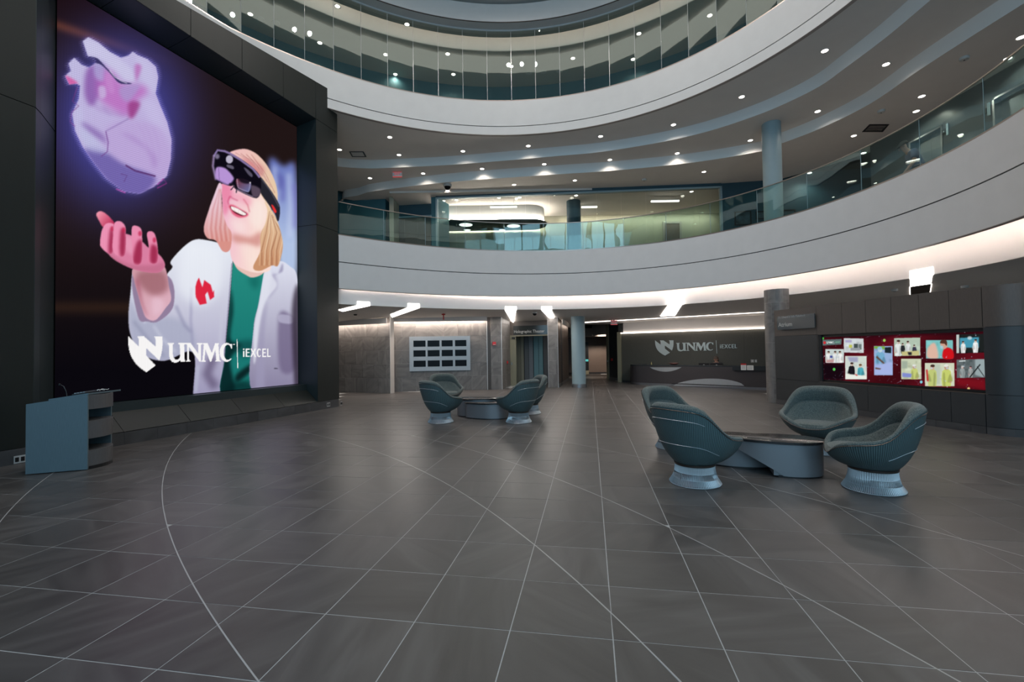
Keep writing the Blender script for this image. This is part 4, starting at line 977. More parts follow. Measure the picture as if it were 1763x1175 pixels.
def ribbed(name, c1, c2, n=150):
    m = bpy.data.materials.new(name); m.use_nodes = True; nt = m.node_tree; b = nt.nodes['Principled BSDF']; N = nt.nodes.new; L = nt.links.new
    tc = N('ShaderNodeTexCoord'); g = N('ShaderNodeTexGradient'); g.gradient_type = 'RADIAL'; L(tc.outputs['Object'], g.inputs[0])
    mu = N('ShaderNodeMath'); mu.operation = 'MULTIPLY'; mu.inputs[1].default_value = n * 2 * math.pi; L(g.outputs['Fac'], mu.inputs[0])
    sn_ = N('ShaderNodeMath'); sn_.operation = 'SINE'; L(mu.outputs[0], sn_.inputs[0])
    mr = N('ShaderNodeMapRange'); mr.inputs['From Min'].default_value = -.2; mr.inputs['From Max'].default_value = .9; L(sn_.outputs[0], mr.inputs['Value'])
    mx = N('ShaderNodeMix'); mx.data_type = 'RGBA'; mx.inputs['A'].default_value = c1; mx.inputs['B'].default_value = c2; L(mr.outputs[0], mx.inputs['Factor']); L(mx.outputs['Result'], b.inputs['Base Color'])
    bp = N('ShaderNodeBump'); bp.inputs['Strength'].default_value = .4; bp.inputs['Distance'].default_value = .004; L(mr.outputs[0], bp.inputs['Height']); L(bp.outputs[0], b.inputs['Normal'])
    b.inputs['Roughness'].default_value = .5; b.inputs['Metallic'].default_value = .1; return m
m_shell = ribbed('wired_shell', (.045, .075, .080, 1), (.12, .185, .19, 1))
def pl_interp(tab, a):
    for (a0, v0), (a1, v1) in zip(tab[:-1], tab[1:]):
        if a <= a1:
            t = (a - a0) / (a1 - a0); return v0 + (v1 - v0) * t
    return tab[-1][1]
RZ = [(0, .405), (25, .43), (45, .545), (65, .59), (85, .605), (98, .65), (110, .76), (122, .885), (135, .95), (155, .97), (180, .975)]
RRm = [(0, .45), (25, .485), (45, .555), (65, .55), (85, .525), (105, .505), (122, .51), (138, .525), (155, .50), (180, .485)]
def chair_rim(phi):
    a = abs((phi + 180) % 360 - 180); S = lambda T: sum(pl_interp(T, min(180 - abs(180 - abs(a + d)), 180)) * w for d, w in ((-12, .12), (-6, .22), (0, .32), (6, .22), (12, .12)))
    return S(RRm), S(RZ), a
R0_, Z0_ = .235, .262
def shell_pt(phi, t, off=0.0):
    R, Z, a = chair_rim(phi); r0, z0 = R0_ - off, Z0_ + off * .9; R -= off
    cr_, cz_ = r0 + (R - r0) * .72, z0 + (Z - z0) * .24
    r = (1 - t) ** 2 * r0 + 2 * t * (1 - t) * cr_ + t * t * R; z = (1 - t) ** 2 * z0 + 2 * t * (1 - t) * cz_ + t * t * Z
    f = math.radians(phi); return Vector((r * math.cos(f), r * math.sin(f), z))
NP = 64
def make_chair(lab):
    t = thing('lounge_chair', lab, 'chair', (0, 0, 0), 0, 'lounge chairs around the two low tables')
    G = [[shell_pt(360 * k / NP, i / 12) for i in range(13)] for k in range(NP)]
    for k, row in enumerate(G): row.insert(0, Vector((0, 0, Z0_ - .01)))
    sh = MB().grid(G, cu=True).build('shell', m_shell, t, True)
    U = []
    for k in range(NP):
        phi = 360 * k / NP; R, Z, a = chair_rim(phi); f = math.radians(phi); u = Vector((math.cos(f), math.sin(f), 0))
        rho = .034 + .038 * max(0, min(1, (a - 108) / 30)); row = []
        e = shell_pt(phi, 1.0); d = (e - shell_pt(phi, .93)).normalized(); nn = Vector((-u[0] * d[2], -u[1] * d[2], math.hypot(d[0], d[1])))   # inward normal
        c = e - d * rho * .55 + nn * rho
        for i in range(9):
            g = -math.pi / 2 + math.pi * i / 8 * 1.12
            row.append(c + d * (math.sin(g + math.pi / 2) * rho * 1.05) + nn * (-math.cos(g + math.pi / 2) * rho))
        inn = max(0, min(1, (a - 90) / 40))
        tt = .80 - .04 * inn
        row.append(shell_pt(phi, tt + .03, .032)); row.append(shell_pt(phi, tt - .02, .062 + .012 * inn))
        for x in (.66, .52, .40): row.append(shell_pt(phi, x, .070))
        p = shell_pt(phi, .30, .07); row.append(Vector((p[0] * .85, p[1] * .85, max(p[2], .40)))); row.append(Vector((0, 0, .41))); U.append(row)
    MB().grid(U, cu=True).build('upholstery', m_fab, t, True)
    S = []
    for k in range(48):
        f = 2 * math.pi * k / 48; cx, cy = math.cos(f), math.sin(f)
        sx = .40 if cx > 0 else .27; q = (abs(cx) ** 2.6 + abs(cy) ** 2.6) ** (-1 / 2.6); row = []
        for r_, z_ in ((0, .375), (.80, .375), (.94, .39), (1.0, .425), (.96, .465), (.84, .487), (.5, .495), (0, .497)):
            row.append(Vector((.05 + sx * q * cx * r_, .345 * q * cy * r_, z_ + .012 * cx * r_)))
        S.append(row)
    MB().grid(S, cu=True).build('seat_cushion', m_fab, t, True)
    for tt, a0, a1 in ((.50, 100, 260), (.86, 128, 232)):
        MB().tube([shell_pt(a0 + (a1 - a0) * i / 24, tt, -.004) for i in range(25)], .0035, 4).build('wire_band', m_wire, sh, True)
    pts = [shell_pt(360 * i / 48, .975, -.004) for i in range(48)]
    MB().tube(pts, .005, 4, True).build('rim_wire', m_bronze, sh, True)
    pd = MB().lathe([(.20, .24), (.19, .15), (.20, .08), (.25, .006)], 32, cap=False).build('pedestal', mat('base_liner', (.36, .38, .40, 1), .55, .5), t, True)
    prof = [(.238, .262), (.232, .21), (.240, .15), (.262, .08), (.305, .012)]
    MB().lathe([(R0_ + .006, .235), (R0_ + .012, .262), (R0_ - .01, .268)], 40, cap=False).build('swivel_collar', m_bronze, pd, True)
    mb = MB()
    for k in range(96):
        f = 2 * math.pi * k / 96; mb.tube([(r * math.cos(f), r * math.sin(f), z) for r, z in prof], .0048, 3)
    mb.build('wire_rods', m_wire, pd, True, kind='stuff')
    mb = MB()
    for r, z in ((.300, .008), (.262, .08), (.240, .15), (.232, .21)): mb.tube([(r * .99 * math.cos(2 * math.pi * k / 40), r * .99 * math.sin(2 * math.pi * k / 40), z) for k in range(40)], .006 if z < .02 else .0035, 5, True)
    mb.build('base_hoops', m_wire, pd, True, kind='stuff')
    return t
CH = [(2.26, 5.72, 30, 'nearest lounge chair left of the right-hand low table, its ribbed back towards the room'), (4.20, 5.36, 152, 'lounge chair at the right end of the nearer table, seen from its side'),
      (4.86, 7.28, 224, 'lounge chair in front of the media screen wall, facing the room'), (2.73, 7.78, -58, 'lounge chair half hidden behind the nearest chair'),
      (-1.74, 10.95, 42, 'lounge chair left of the far low table, seen from its side'), (-2.02, 13.75, -62, 'lounge chair below the twelve-screen frame, facing the room'),
      (0.13, 10.77, 140, 'lounge chair right of the far low table with its ribbed back showing'), (0.44, 12.23, 196, 'lounge chair mostly hidden behind the chair right of the far table')]
ch0 = make_chair(CH[0][3])
for k, (x, y, a, lab) in enumerate(CH):
    o = ch0 if k == 0 else copy_tree(ch0)
    o.matrix_basis = Matrix.Translation((x, y, 0)) @ Matrix.Rotation(math.radians(a), 4, 'Z'); o['label'] = lab

# ------------------------------------------------------------------ low tables: two interlocked teardrop blocks
m_top = mat('black_stone_top', (0.018, 0.018, 0.019, 1), 0.18, noise=.2, scale=30)
m_body = mat('gunmetal_body', (0.20, 0.21, 0.225, 1), 0.42, 0.45)
def egg(k, n, L=.58, Wd_=.33):
    f = 2 * math.pi * k / n; x = L * math.cos(f); w = Wd_ * (1 + .42 * math.cos(f)) ** .5 * .93
    return x, w * math.sin(f)
def table_block(t, h, rot, off, top='table_top', cutf=1.0):
    n = 64; ca, sa = math.cos(rot), math.sin(rot)
    T = lambda x, y, z: Vector((off[0] + ca * x - sa * y, off[1] + sa * x + ca * y, z))
    G = []
    for k in range(n):
        x, y = egg(k, n); xi, yi = x * .975, y * .965
        G.append([T(xi, yi, h - .035), T(x, y, h - .035), T(x, y, h - .004), T(xi * 1.015, yi * 1.01, h), T(0, 0, h)])
    G2 = MB().grid(G, cu=True); G2.build(top, m_top, t, True)
    G = []
    for k in range(n):
        x, y = egg(k, n); x *= .965; y *= .95
        q = (x + .56) / .62            # 0 at the tip, 1 where the sweep meets the floor
        zb = .02 if q >= 1 else .02 + (h - .12) * (1 - q) ** 0.9 * (1 if q > 0 else 1) if q > 0 else h - .10
        zb = min(zb, h - .10) if cutf else .02
        G.append([T(x, y, zb), T(x, y, h - .037)])
    n_ = len(G); ins = [[T(*[c * .93 for c in egg(k, n)], G[k][0][2]), G[k][0], G[k][1]] for k in range(n)]
    MB().grid(ins, cu=True).build('body', m_body, t, True)
    G = []
    for k in range(n):
        x, y = egg(k, n); x *= .93; y *= .92; x = max(x, .0) if cutf else x
        G.append([T(x, y, 0), T(x, y, .03)])
    MB().grid(G, cu=True).build('plinth', m_black, t)
    MB().grid([[T(max(egg(k, n)[0] * .9, -.05), egg(k, n)[1] * .9, .02), T(max(egg(k, n)[0] * .9, -.05), egg(k, n)[1] * .9, h - .05)] for k in range(n)], cu=True).build('core', m_body, t, True)
    return G
def make_table(lab):
    t = thing('low_table', lab, 'table', (0, 0, 0), 0, 'low teardrop tables')
    table_block(t, .46, 0, (0, 0)); table_block(t, .40, math.pi, (-.34, .36), 'lower_table_top', 0); return t
t1 = make_table('near low table of two interlocked gunmetal teardrop blocks with black tops'); t1.matrix_basis = Matrix.Translation((3.50, 6.15, 0)) @ Matrix.Rotation(math.radians(-21), 4, 'Z')
t2 = copy_tree(t1); t2['label'] = 'far low table of interlocked gunmetal teardrop blocks with black tops'
t2.matrix_basis = Matrix.Translation((-.92, 11.95, 0)) @ Matrix.Rotation(math.radians(168), 4, 'Z')

# ------------------------------------------------------------------ lectern
m_lect = brushed('lectern_laminate', (0.10, 0.15, 0.175, 1), .45, 2, 200, .1, .10)
m_lects = brushed('lectern_side', (0.10, 0.098, 0.10, 1), .45, 2, 120, .1, .08)
lx = math.atan2(6.82 - 6.58, -6.36 + 7.03); WL, DL = .71, .74
le = thing('lectern', 'blue-grey laminate lectern with open curved shelves beside the video wall', 'lectern', (-7.03, 6.58, 0), lx)
zt_ = lambda x: 1.018 + .145 * x
def side(y0, y1):
    poly = [(0, y0, .012), (WL, y0, .012), (WL, y0, zt_(WL)), (0, y0, zt_(0))]; return MB().prism(poly, (0, y1 - y0, 0)).build('side_panel', m_lect, le)
side(0, .03); side(DL - .03, DL)
bow = lambda y: WL - .03 + .16 * (1 - ((y - DL / 2) / (DL / 2)) ** 2)
ys = [.031 + (DL - .062) * k / 12 for k in range(13)]
def bowed(z0, z1, nm, depth, mt):
    f = [(bow(y), y) for y in ys]; bk = [(bow(y) - depth if depth else .05, y) for y in ys[::-1]]
    MB().prism([(x, y, z0) for x, y in f + bk], (0, 0, z1 - z0)).build(nm, mt, le)
bowed(.90, 1.115, 'upper_apron', .03, m_lects); bowed(.46, .70, 'middle_apron', .03, m_lects); bowed(.05, .26, 'lower_apron', .03, m_lects)
for z in (.70, .26): bowed(z, z + .02, 'shelf', 0, m_lects)
MB().box(.03, .06, .031, DL - .031, .03, 1.0).build('rear_panel', m_lect, le)
bowed(.0, .05, 'toe_kick', .10, m_black)
a_, b_ = .24, WL - .02
MB().hexa([(a_, .03, zt_(a_) + .001), (bow(.03), .03, zt_(WL) + .001), (bow(DL / 2), DL - .03, zt_(WL) + .001), (a_, DL - .03, zt_(a_) + .001)], [(a_, .03, zt_(a_) + .025), (bow(.03), .03, zt_(WL) + .025), (bow(DL / 2), DL - .03, zt_(WL) + .025), (a_, DL - .03, zt_(a_) + .025)]).build('reading_top', m_lect, le)
MB().tube([(.30, .36, zt_(.30) + .02), (.29, .36, 1.16), (.26, .36, 1.24), (.22, .36, 1.27)], .006, 6).build('microphone_stem', m_black, le, True)
MB().lathe([(.001, -.02), (.014, -.012), (.014, .012), (.001, .02)], 10, (.21, .36, 1.275)).build('microphone', m_black, le, True)
wl = lambda x, y, z: le.matrix_basis @ Vector((x, y, z))
kb = thing('keyboard', 'dark keyboard lying on the lectern top', 'keyboard', tuple(wl(.55, .30, zt_(.55) + .026)), lx)
MB().hexa([(-.07, -.2, -.005), (.09, -.2, .018), (.09, .2, .018), (-.07, .2, -.005)], [(-.07, -.2, .01), (.09, -.2, .034), (.09, .2, .034), (-.07, .2, .01)]).build('case', m_black, kb)
mb = MB()
for i in range(4):
    for j in range(11): x = -.055 + i * .035; y = -.18 + j * .033; z = .012 + (x + .07) * .148; mb.box(x, x + .026, y, y + .026, z, z + .010)
mb.build('keys', m_gun, kb, kind='stuff')
cbp = thing('cable_bundle', 'small bundle of shiny cables lying on the lectern top', 'cable', tuple(wl(.70, .40, zt_(.70) + .03)), lx)
random.seed(3)
for k in range(3):
    pts = [(.03 * math.cos(i * .8 + k) + .01 * k, -.10 + .035 * i * .5 + .02 * math.sin(i + k), .008 + .018 * abs(math.sin(i * .9 + k))) for i in range(14)]
    MB().tube(pts, .004, 5).build('cable', m_wire if k else m_offwhite, cbp, True)

# ------------------------------------------------------------------ second floor: walls, glazed room, lifts
ZF, ZW = Z_F2, 8.82
KS = .87
zs = lambda z: EYE + (z - EYE) * KS
def V2(px_, Y): p = aty(px_, 400, Y * KS); return (p[0], p[1])
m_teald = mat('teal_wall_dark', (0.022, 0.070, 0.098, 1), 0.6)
PA = Plane((V2(664, 24.0)[0] - 2.8, 24.3 * KS), V2(664, 24.0)); struct(MB().pbox(PA, 0, PA.L, ZF, 9.3, -.9, 0).build('wall_upper_1', m_teal))
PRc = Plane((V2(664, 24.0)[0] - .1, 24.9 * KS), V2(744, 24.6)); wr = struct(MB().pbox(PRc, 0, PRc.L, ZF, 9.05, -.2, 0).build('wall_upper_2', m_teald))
zdh = PRc.hit(705, 376)[1]
MB().pbox(PRc, .15, PRc.L, zdh, zdh + .07, 0, .12).build('door_head', m_tealcol, wr)
for k in range(3): MB().pbox(PRc, .2 + k * (PRc.L - .25) / 3 + .006, .2 + (k + 1) * (PRc.L - .25) / 3 - .006, ZF + .02, zdh - .01, 0, .03).build('door_leaf', m_brown, wr)
PPi = Plane(V2(743, 23.6), V2(752, 23.5)); struct(MB().pbox(PPi, 0, PPi.L + .02, ZF, 9.05, -1.2, 0).build('wall_upper_3', m_teal))
PWn = Plane(V2(752, 23.5), V2(1243, 22.5)); zh = (PWn.hit(752, 343)[1] + PWn.hit(1243, 319.5)[1]) / 2
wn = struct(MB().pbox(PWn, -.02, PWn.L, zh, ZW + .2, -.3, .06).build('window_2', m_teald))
MB().pbox(PWn, -.02, PWn.L + .02, zh - .07, zh, -.08, .09).build('window_frame', m_tealcol, wn)
MB().pbox(PWn, -.02, .06, ZF, zh, -.08, .09).pbox(PWn, PWn.L - .06, PWn.L + .02, ZF, zh, -.08, .09).build('window_frame', m_tealcol, wn)
MB().pbox(PWn, 0, PWn.L, ZF, ZF + .08, -.05, .05).build('window_sill', m_tealcol, wn)
js_ = [PWn.hit(x, 380)[0] for x in (756, 786, 826.5, 866, 905, 946, 986.5, 1027.6, 1070, 1112.6, 1155, 1198.6, 1239)]
for a, b in zip(js_[:-1], js_[1:]): MB().pbox(PWn, a + .006, b - .006, ZF + .08, zh - .07, -.006, .006).build('pane', m_glassw, wn)
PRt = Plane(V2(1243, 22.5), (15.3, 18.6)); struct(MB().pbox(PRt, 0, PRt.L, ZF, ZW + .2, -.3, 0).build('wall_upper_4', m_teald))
# room behind the glass
m_green = mat('sage_wall', (0.42, 0.40, 0.31, 1), .65)
yb = 23.7
struct(MB().box(-5.5, 11.6, yb, yb + .2, ZF, 8.82).build('wall_upper_5', m_green))
struct(MB().box(-5.5, -5.3, 20.6, yb, ZF, 8.82).build('wall_upper_6', m_green)); struct(MB().box(11.4, 11.6, 19.8, yb, ZF, 8.82).build('wall_upper_7', m_green))
struct(MB().box(-5.3, 11.4, 19.9, yb, 8.72, 8.80).build('ceiling_room', m_ceil))
o = area('room_wall_wash', (6.6, yb - .45, 8.66), (6.6, yb - .1, 7.2), 8.0, .1, 85, (1, .90, .76))
# floating ceiling cloud with a lit edge and flat disc lamps
cl = thing('ceiling_cloud', 'rounded white ceiling raft with a glowing edge in the glazed upper room', 'ceiling raft', (-1.3, 22.6, 7.96))
def rrect(x0, x1, y0, y1, r, n=8):
    o = []
    for cx, cy, a in ((x1 - r, y1 - r, 0), (x0 + r, y1 - r, 90), (x0 + r, y0 + r, 180), (x1 - r, y0 + r, 270)):
        o += [(cx + r * math.cos(math.radians(a + 90 * k / n)), cy + r * math.sin(math.radians(a + 90 * k / n))) for k in range(n + 1)]
    return o
rr1 = rrect(-4.9, 1.70, 21.75, 23.5, .8); rr2 = rrect(-5.0, 1.83, 21.62, 23.58, .88)
MB().prism([(x, y, 8.00) for x, y in rr1], (0, 0, .71)).build('raft_face', m_cove, cl, world=True)
MB().prism([(x, y, 7.96) for x, y in rr2], (0, 0, .035)).build('raft_soffit', m_char, cl, world=True)
mb = MB(); pts = [Vector((x, y, 8.02)) for x, y in rrect(-4.95, 1.77, 21.68, 23.54, .84)]; mb.tube(pts, .018, 4, True); mb.build('edge_light', m_led2, cl, world=True)
m_disc = emit('disc_lamp', (1, .95, .9, 1), 2.6)
for x, y, w_ in ((802, 387, 23), (884, 389, 22.5), (804.5, 396, 11.5), (864.5, 396, 11)):
    p = atz(x, y, 7.94); r = w_ / 2 * p[1] / FPX
    t = thing('disc_lamp', ('large' if w_ > 15 else 'small') + ' round flat lamp under the ceiling raft, ' + ('left' if x < 840 else 'right') + ' one of its pair', 'lamp', tuple(p))
    MB().lathe([(.001, -.012), (r, -.012)], 28, cap=False).build('diffuser', m_disc, t); MB().lathe([(r, -.014), (r + .02, -.014), (r + .02, .018), (r, .018)], 28, cap=False).build('rim', m_trim, t, True)
for x0, x1, y, Y, lab in ((844, 890, 357, 21.1, 'thin bright bar lamp above the ceiling raft'), (1001, 1028, 357, 21.9, 'short bright bar lamp right of the dark column in the glazed room'), (1121, 1169, 347, 20.9, 'long bright bar lamp at the right of the glazed room')):
    a, b = aty(x0, y, Y), aty(x1, y, Y); t = thing('bar_lamp', lab, 'lamp', tuple((a + b) / 2))
    MB().box(a[0], b[0], Y - .05, Y + .05, a[2] - .03, a[2] + .03).build('diffuser', m_disc, t, world=True)
    mb = MB()
    for x in (a[0] + .15, b[0] - .15): mb.tube([(x, Y, a[2] + .03), (x, Y, 8.72)], .006, 4)
    mb.build('hanger', m_trim, t, world=True); MB().box(a[0], b[0], Y - .055, Y + .055, a[2] + .03, a[2] + .06).build('body', m_trim, t, world=True)
for k_, (x, y) in enumerate(((763.7, 346), (785.6, 344.5), (859, 340.6), (894.5, 340.4), (954.5, 336), (992, 336.8), (1052.6, 330.7), (1152, 327), (1190.7, 330))):
    downlight(atz(x, y, 8.72) + Vector((0, 0, -.001)), lens_on, ORD[k_] + ' of the downlights in the glazed upper room', 'downlights of the glazed upper room')
q = aty(987.5, 360, 21.4); column('column_room', None, (q[0], q[1]), (.33), ZF, 8.72, m_teald, False)
PBk = Plane((-5.5, yb), (11.4, yb)); a, b = PBk.hit(1141, 400)[0], PBk.hit(1173, 400)[0]; zhd = PBk.hit(1157, 385.5)[1]
dr_ = struct(MB().pbox(PBk, a, a + .1, ZF, zhd, 0, .06).pbox(PBk, b - .1, b, ZF, zhd, 0, .06).pbox(PBk, a, b, zhd, zhd + .1, 0, .06).build('door_3', m_beige))
MB().pbox(PBk, a + .1, b - .1, ZF, zhd, 0, .04).build('door_leaf', m_brown, dr_)
MB().pbox(PBk, b - .22, b - .17, ZF + 1.0, ZF + 1.12, .04, .08).build('door_handle', m_steel, dr_)
# framed pictures
m_pic = mat('picture_print', (0.05, 0.09, 0.11, 1), .3, noise=.9, scale=3)
for x0, x1, y0, y1, lab in ((1264, 1293, 365, 392, 'black framed blue picture nearest the glazed room'), (1301, 1318, 364.5, 391, 'black framed dark picture just left of the upper column'), (1346, 1369, 362, 390, 'black framed picture right of the upper column')):
    a, z1 = PRt.hit(x0, y0); b, _ = PRt.hit(x1, y0); z0 = z1 - (b - a) * .9
    t = thing('framed_picture', lab, 'picture', tuple(PRt.pt((a + b) / 2, z0, 0)))
    mb = MB().pbox(PRt, a, a + .05, z0, z1, .002, .04).pbox(PRt, b - .05, b, z0, z1, .002, .04).pbox(PRt, a + .05, b - .05, z1 - .05, z1, .002, .04).pbox(PRt, a + .05, b - .05, z0, z0 + .05, .002, .04)
    mb.build('frame', m_black, t, world=True); MB().pbox(PRt, a + .05, b - .05, z0 + .05, z1 - .05, .002, .02).build('print', m_pic, t, world=True)
# lift wall
m_lift = mat('lift_wall', (0.048, 0.058, 0.066, 1), .35, noise=.05, scale=2)
m_liftdoor = brushed('lift_door', (.22, .25, .27, 1), .35, 2, 100, .9, .05)
Yof = lambda px_, X=12.9: X / ((px_ - 881.5) / 783.0)
PLf = Plane((12.9, 15.9), (12.9, 6.0)); lw = MB()
ops = [(15.9 - Yof(1577), 15.9 - Yof(1636)), (15.9 - Yof(1725), 15.9 - Yof(1725) + 1.25)]; zl = 8.2
cur_s = 0.0
for a, b in ops: lw.pbox(PLf, cur_s, a, ZF, ZW + .1, -.25, 0); lw.pbox(PLf, a, b, zl, ZW + .1, -.25, 0); cur_s = b
lw.pbox(PLf, cur_s, PLf.L, ZF, ZW + .1, -.25, 0); lw = struct(lw.build('wall_lift', m_lift))
struct(MB().box(12.9, 15.5, 15.9, 16.1, ZF, ZW + .1).build('wall_lift_end', m_lift))
for i, (a, b) in enumerate(ops):
    t = struct(MB().pbox(PLf, a, a + .05, ZF, zl, -.25, .02).pbox(PLf, b - .05, b, ZF, zl, -.25, .02).pbox(PLf, a, b, zl - .05, zl, -.25, .02).build('door_%d' % (4 + i), m_steel))
    m_ = (a + b) / 2
    for c, d in ((a + .05, m_ - .003), (m_ + .003, b - .05)): MB().pbox(PLf, c, d, ZF + .02, zl - .05, -.22, -.18).build('door_leaf', m_liftdoor, t)
for x, y, lab in ((1645.5, 216, 'slim pale lift indicator right of the first lift door'), (1718.5, 180, 'slim pale lift indicator left of the second lift door')):
    s_ = 15.9 - Yof(x); z = PLf.hit(x, y)[1]; t = thing('lift_indicator', lab, 'indicator', tuple(PLf.pt(s_, z, 0)))
    MB().pbox(PLf, s_ - .03, s_ + .03, z - .17, z + .17, .002, .03).build('light_bar', m_tealcol, t, world=True); MB().pbox(PLf, s_ - .16, s_ - .05, z - .09, z + .05, .002, .03).build('display', m_black, t, world=True)
    MB().pbox(PLf, s_ - .12, s_ - .09, z - .03, z - .005, .03, .033).build('lit_digit', m_lampdim, t, world=True)
# fittings of the walkway ceiling
p = atz(684, 295.5, ZT1); exit_sign(p, (.38), .235, 'small lit EXIT sign hanging from the walkway ceiling at the left', 0)
def vent(q, z, lab, mt):
    P = [atz(x, y, z) for x, y in q]; t = thing('air_vent', lab, 'vent', tuple(sum(P, Vector()) / 4)); c = sum(P, Vector()) / 4
    mb = MB(); dz = Vector((0, 0, -.012)); I = [c + (p - c) * .82 for p in P]
    for i in range(4):
        j = (i + 1) % 4; mb.hexa([P[i] + dz, P[j] + dz, I[j] + dz, I[i] + dz], [P[i], P[j], I[j], I[i]])
    mb.build('frame', mt, t, world=True)
    for k in range(5):
        f0, f1 = (k + .15) / 5, (k + .6) / 5; a, b = I[0].lerp(I[3], f0), I[1].lerp(I[2], f0); a2, b2 = I[0].lerp(I[3], f1), I[1].lerp(I[2], f1)
        MB().hexa([a + dz, b + dz, b2 + dz, a2 + dz], [a, b, b2, a2]).build('slat', m_ceil if mt is not m_black else m_char, t, world=True)
vent([(601, 261), (626, 261), (631, 270), (606, 270)], Z_UB - .001, 'square air vent in the walkway ceiling next to the portal', m_char)
vent([(1497, 214), (1531, 214), (1520, 227), (1484, 227)], ZT2 - .001, 'square dark air vent in the walkway ceiling above the balustrade at the right', m_black)
dome_camera(atz(770.5, 318, ZT2), 'dark dome camera on the walkway ceiling above the recessed doors', 1.6)
for x, y, lab in ((1660, 99, 'small round detector on the walkway ceiling far right'), (1517, 190.5, 'small round detector on the walkway ceiling left of the lifts'), (1109, 309, 'small round detector above the glazed room')):
    p = atz(x, y, ZT2); t = thing('smoke_detector', lab, 'detector', (p[0], p[1], p[2] - .07)); MB().lathe([(.03, 0), (.09, .01), (.10, .035), (.10, .07)], 20).build('cover', m_speaker, t, True); MB().lathe([(.02, -.006), (.02, 0)], 10).build('sensor', m_black, t)

# ------------------------------------------------------------------ people
def skin_mesh(name, verts, edges, radii, mt, parent, root=0, sub=2):
    me = bpy.data.meshes.new(name); me.from_pydata([tuple(v) for v in verts], edges, []); me.update()
    o = bpy.data.objects.new(name, me); C.objects.link(o)
    o.modifiers.new('skin', 'SKIN'); sl = me.skin_vertices[0].data
    for i, r in enumerate(radii): sl[i].radius = r if isinstance(r, tuple) else (r, r); sl[i].use_root = (i == root)
    sm = o.modifiers.new('sub', 'SUBSURF'); sm.levels = sub; sm.render_levels = sub
    dg = bpy.context.evaluated_depsgraph_get(); dg.update(); m2 = bpy.data.meshes.new_from_object(o.evaluated_get(dg))
    bpy.data.objects.remove(o); bpy.data.meshes.remove(me)
    m2.materials.clear(); m2.materials.append(mt); m2.polygons.foreach_set('use_smooth', [True] * len(m2.polygons))
    ob = bpy.data.objects.new(name, m2); C.objects.link(ob); ob.parent = parent; return ob
m_skin = mat('skin', srgb(188, 140, 118), .55); m_shirt = mat('shirt_blue_grey', (.15, .165, .23, 1), .8, noise=.1, scale=30); m_trou = mat('dark_trousers', (.02, .022, .03, 1), .8)
m_cap = mat('dark_cap', (.03, .028, .026, 1), .8); m_hair = mat('brown_hair', (.05, .03, .02, 1), .6)
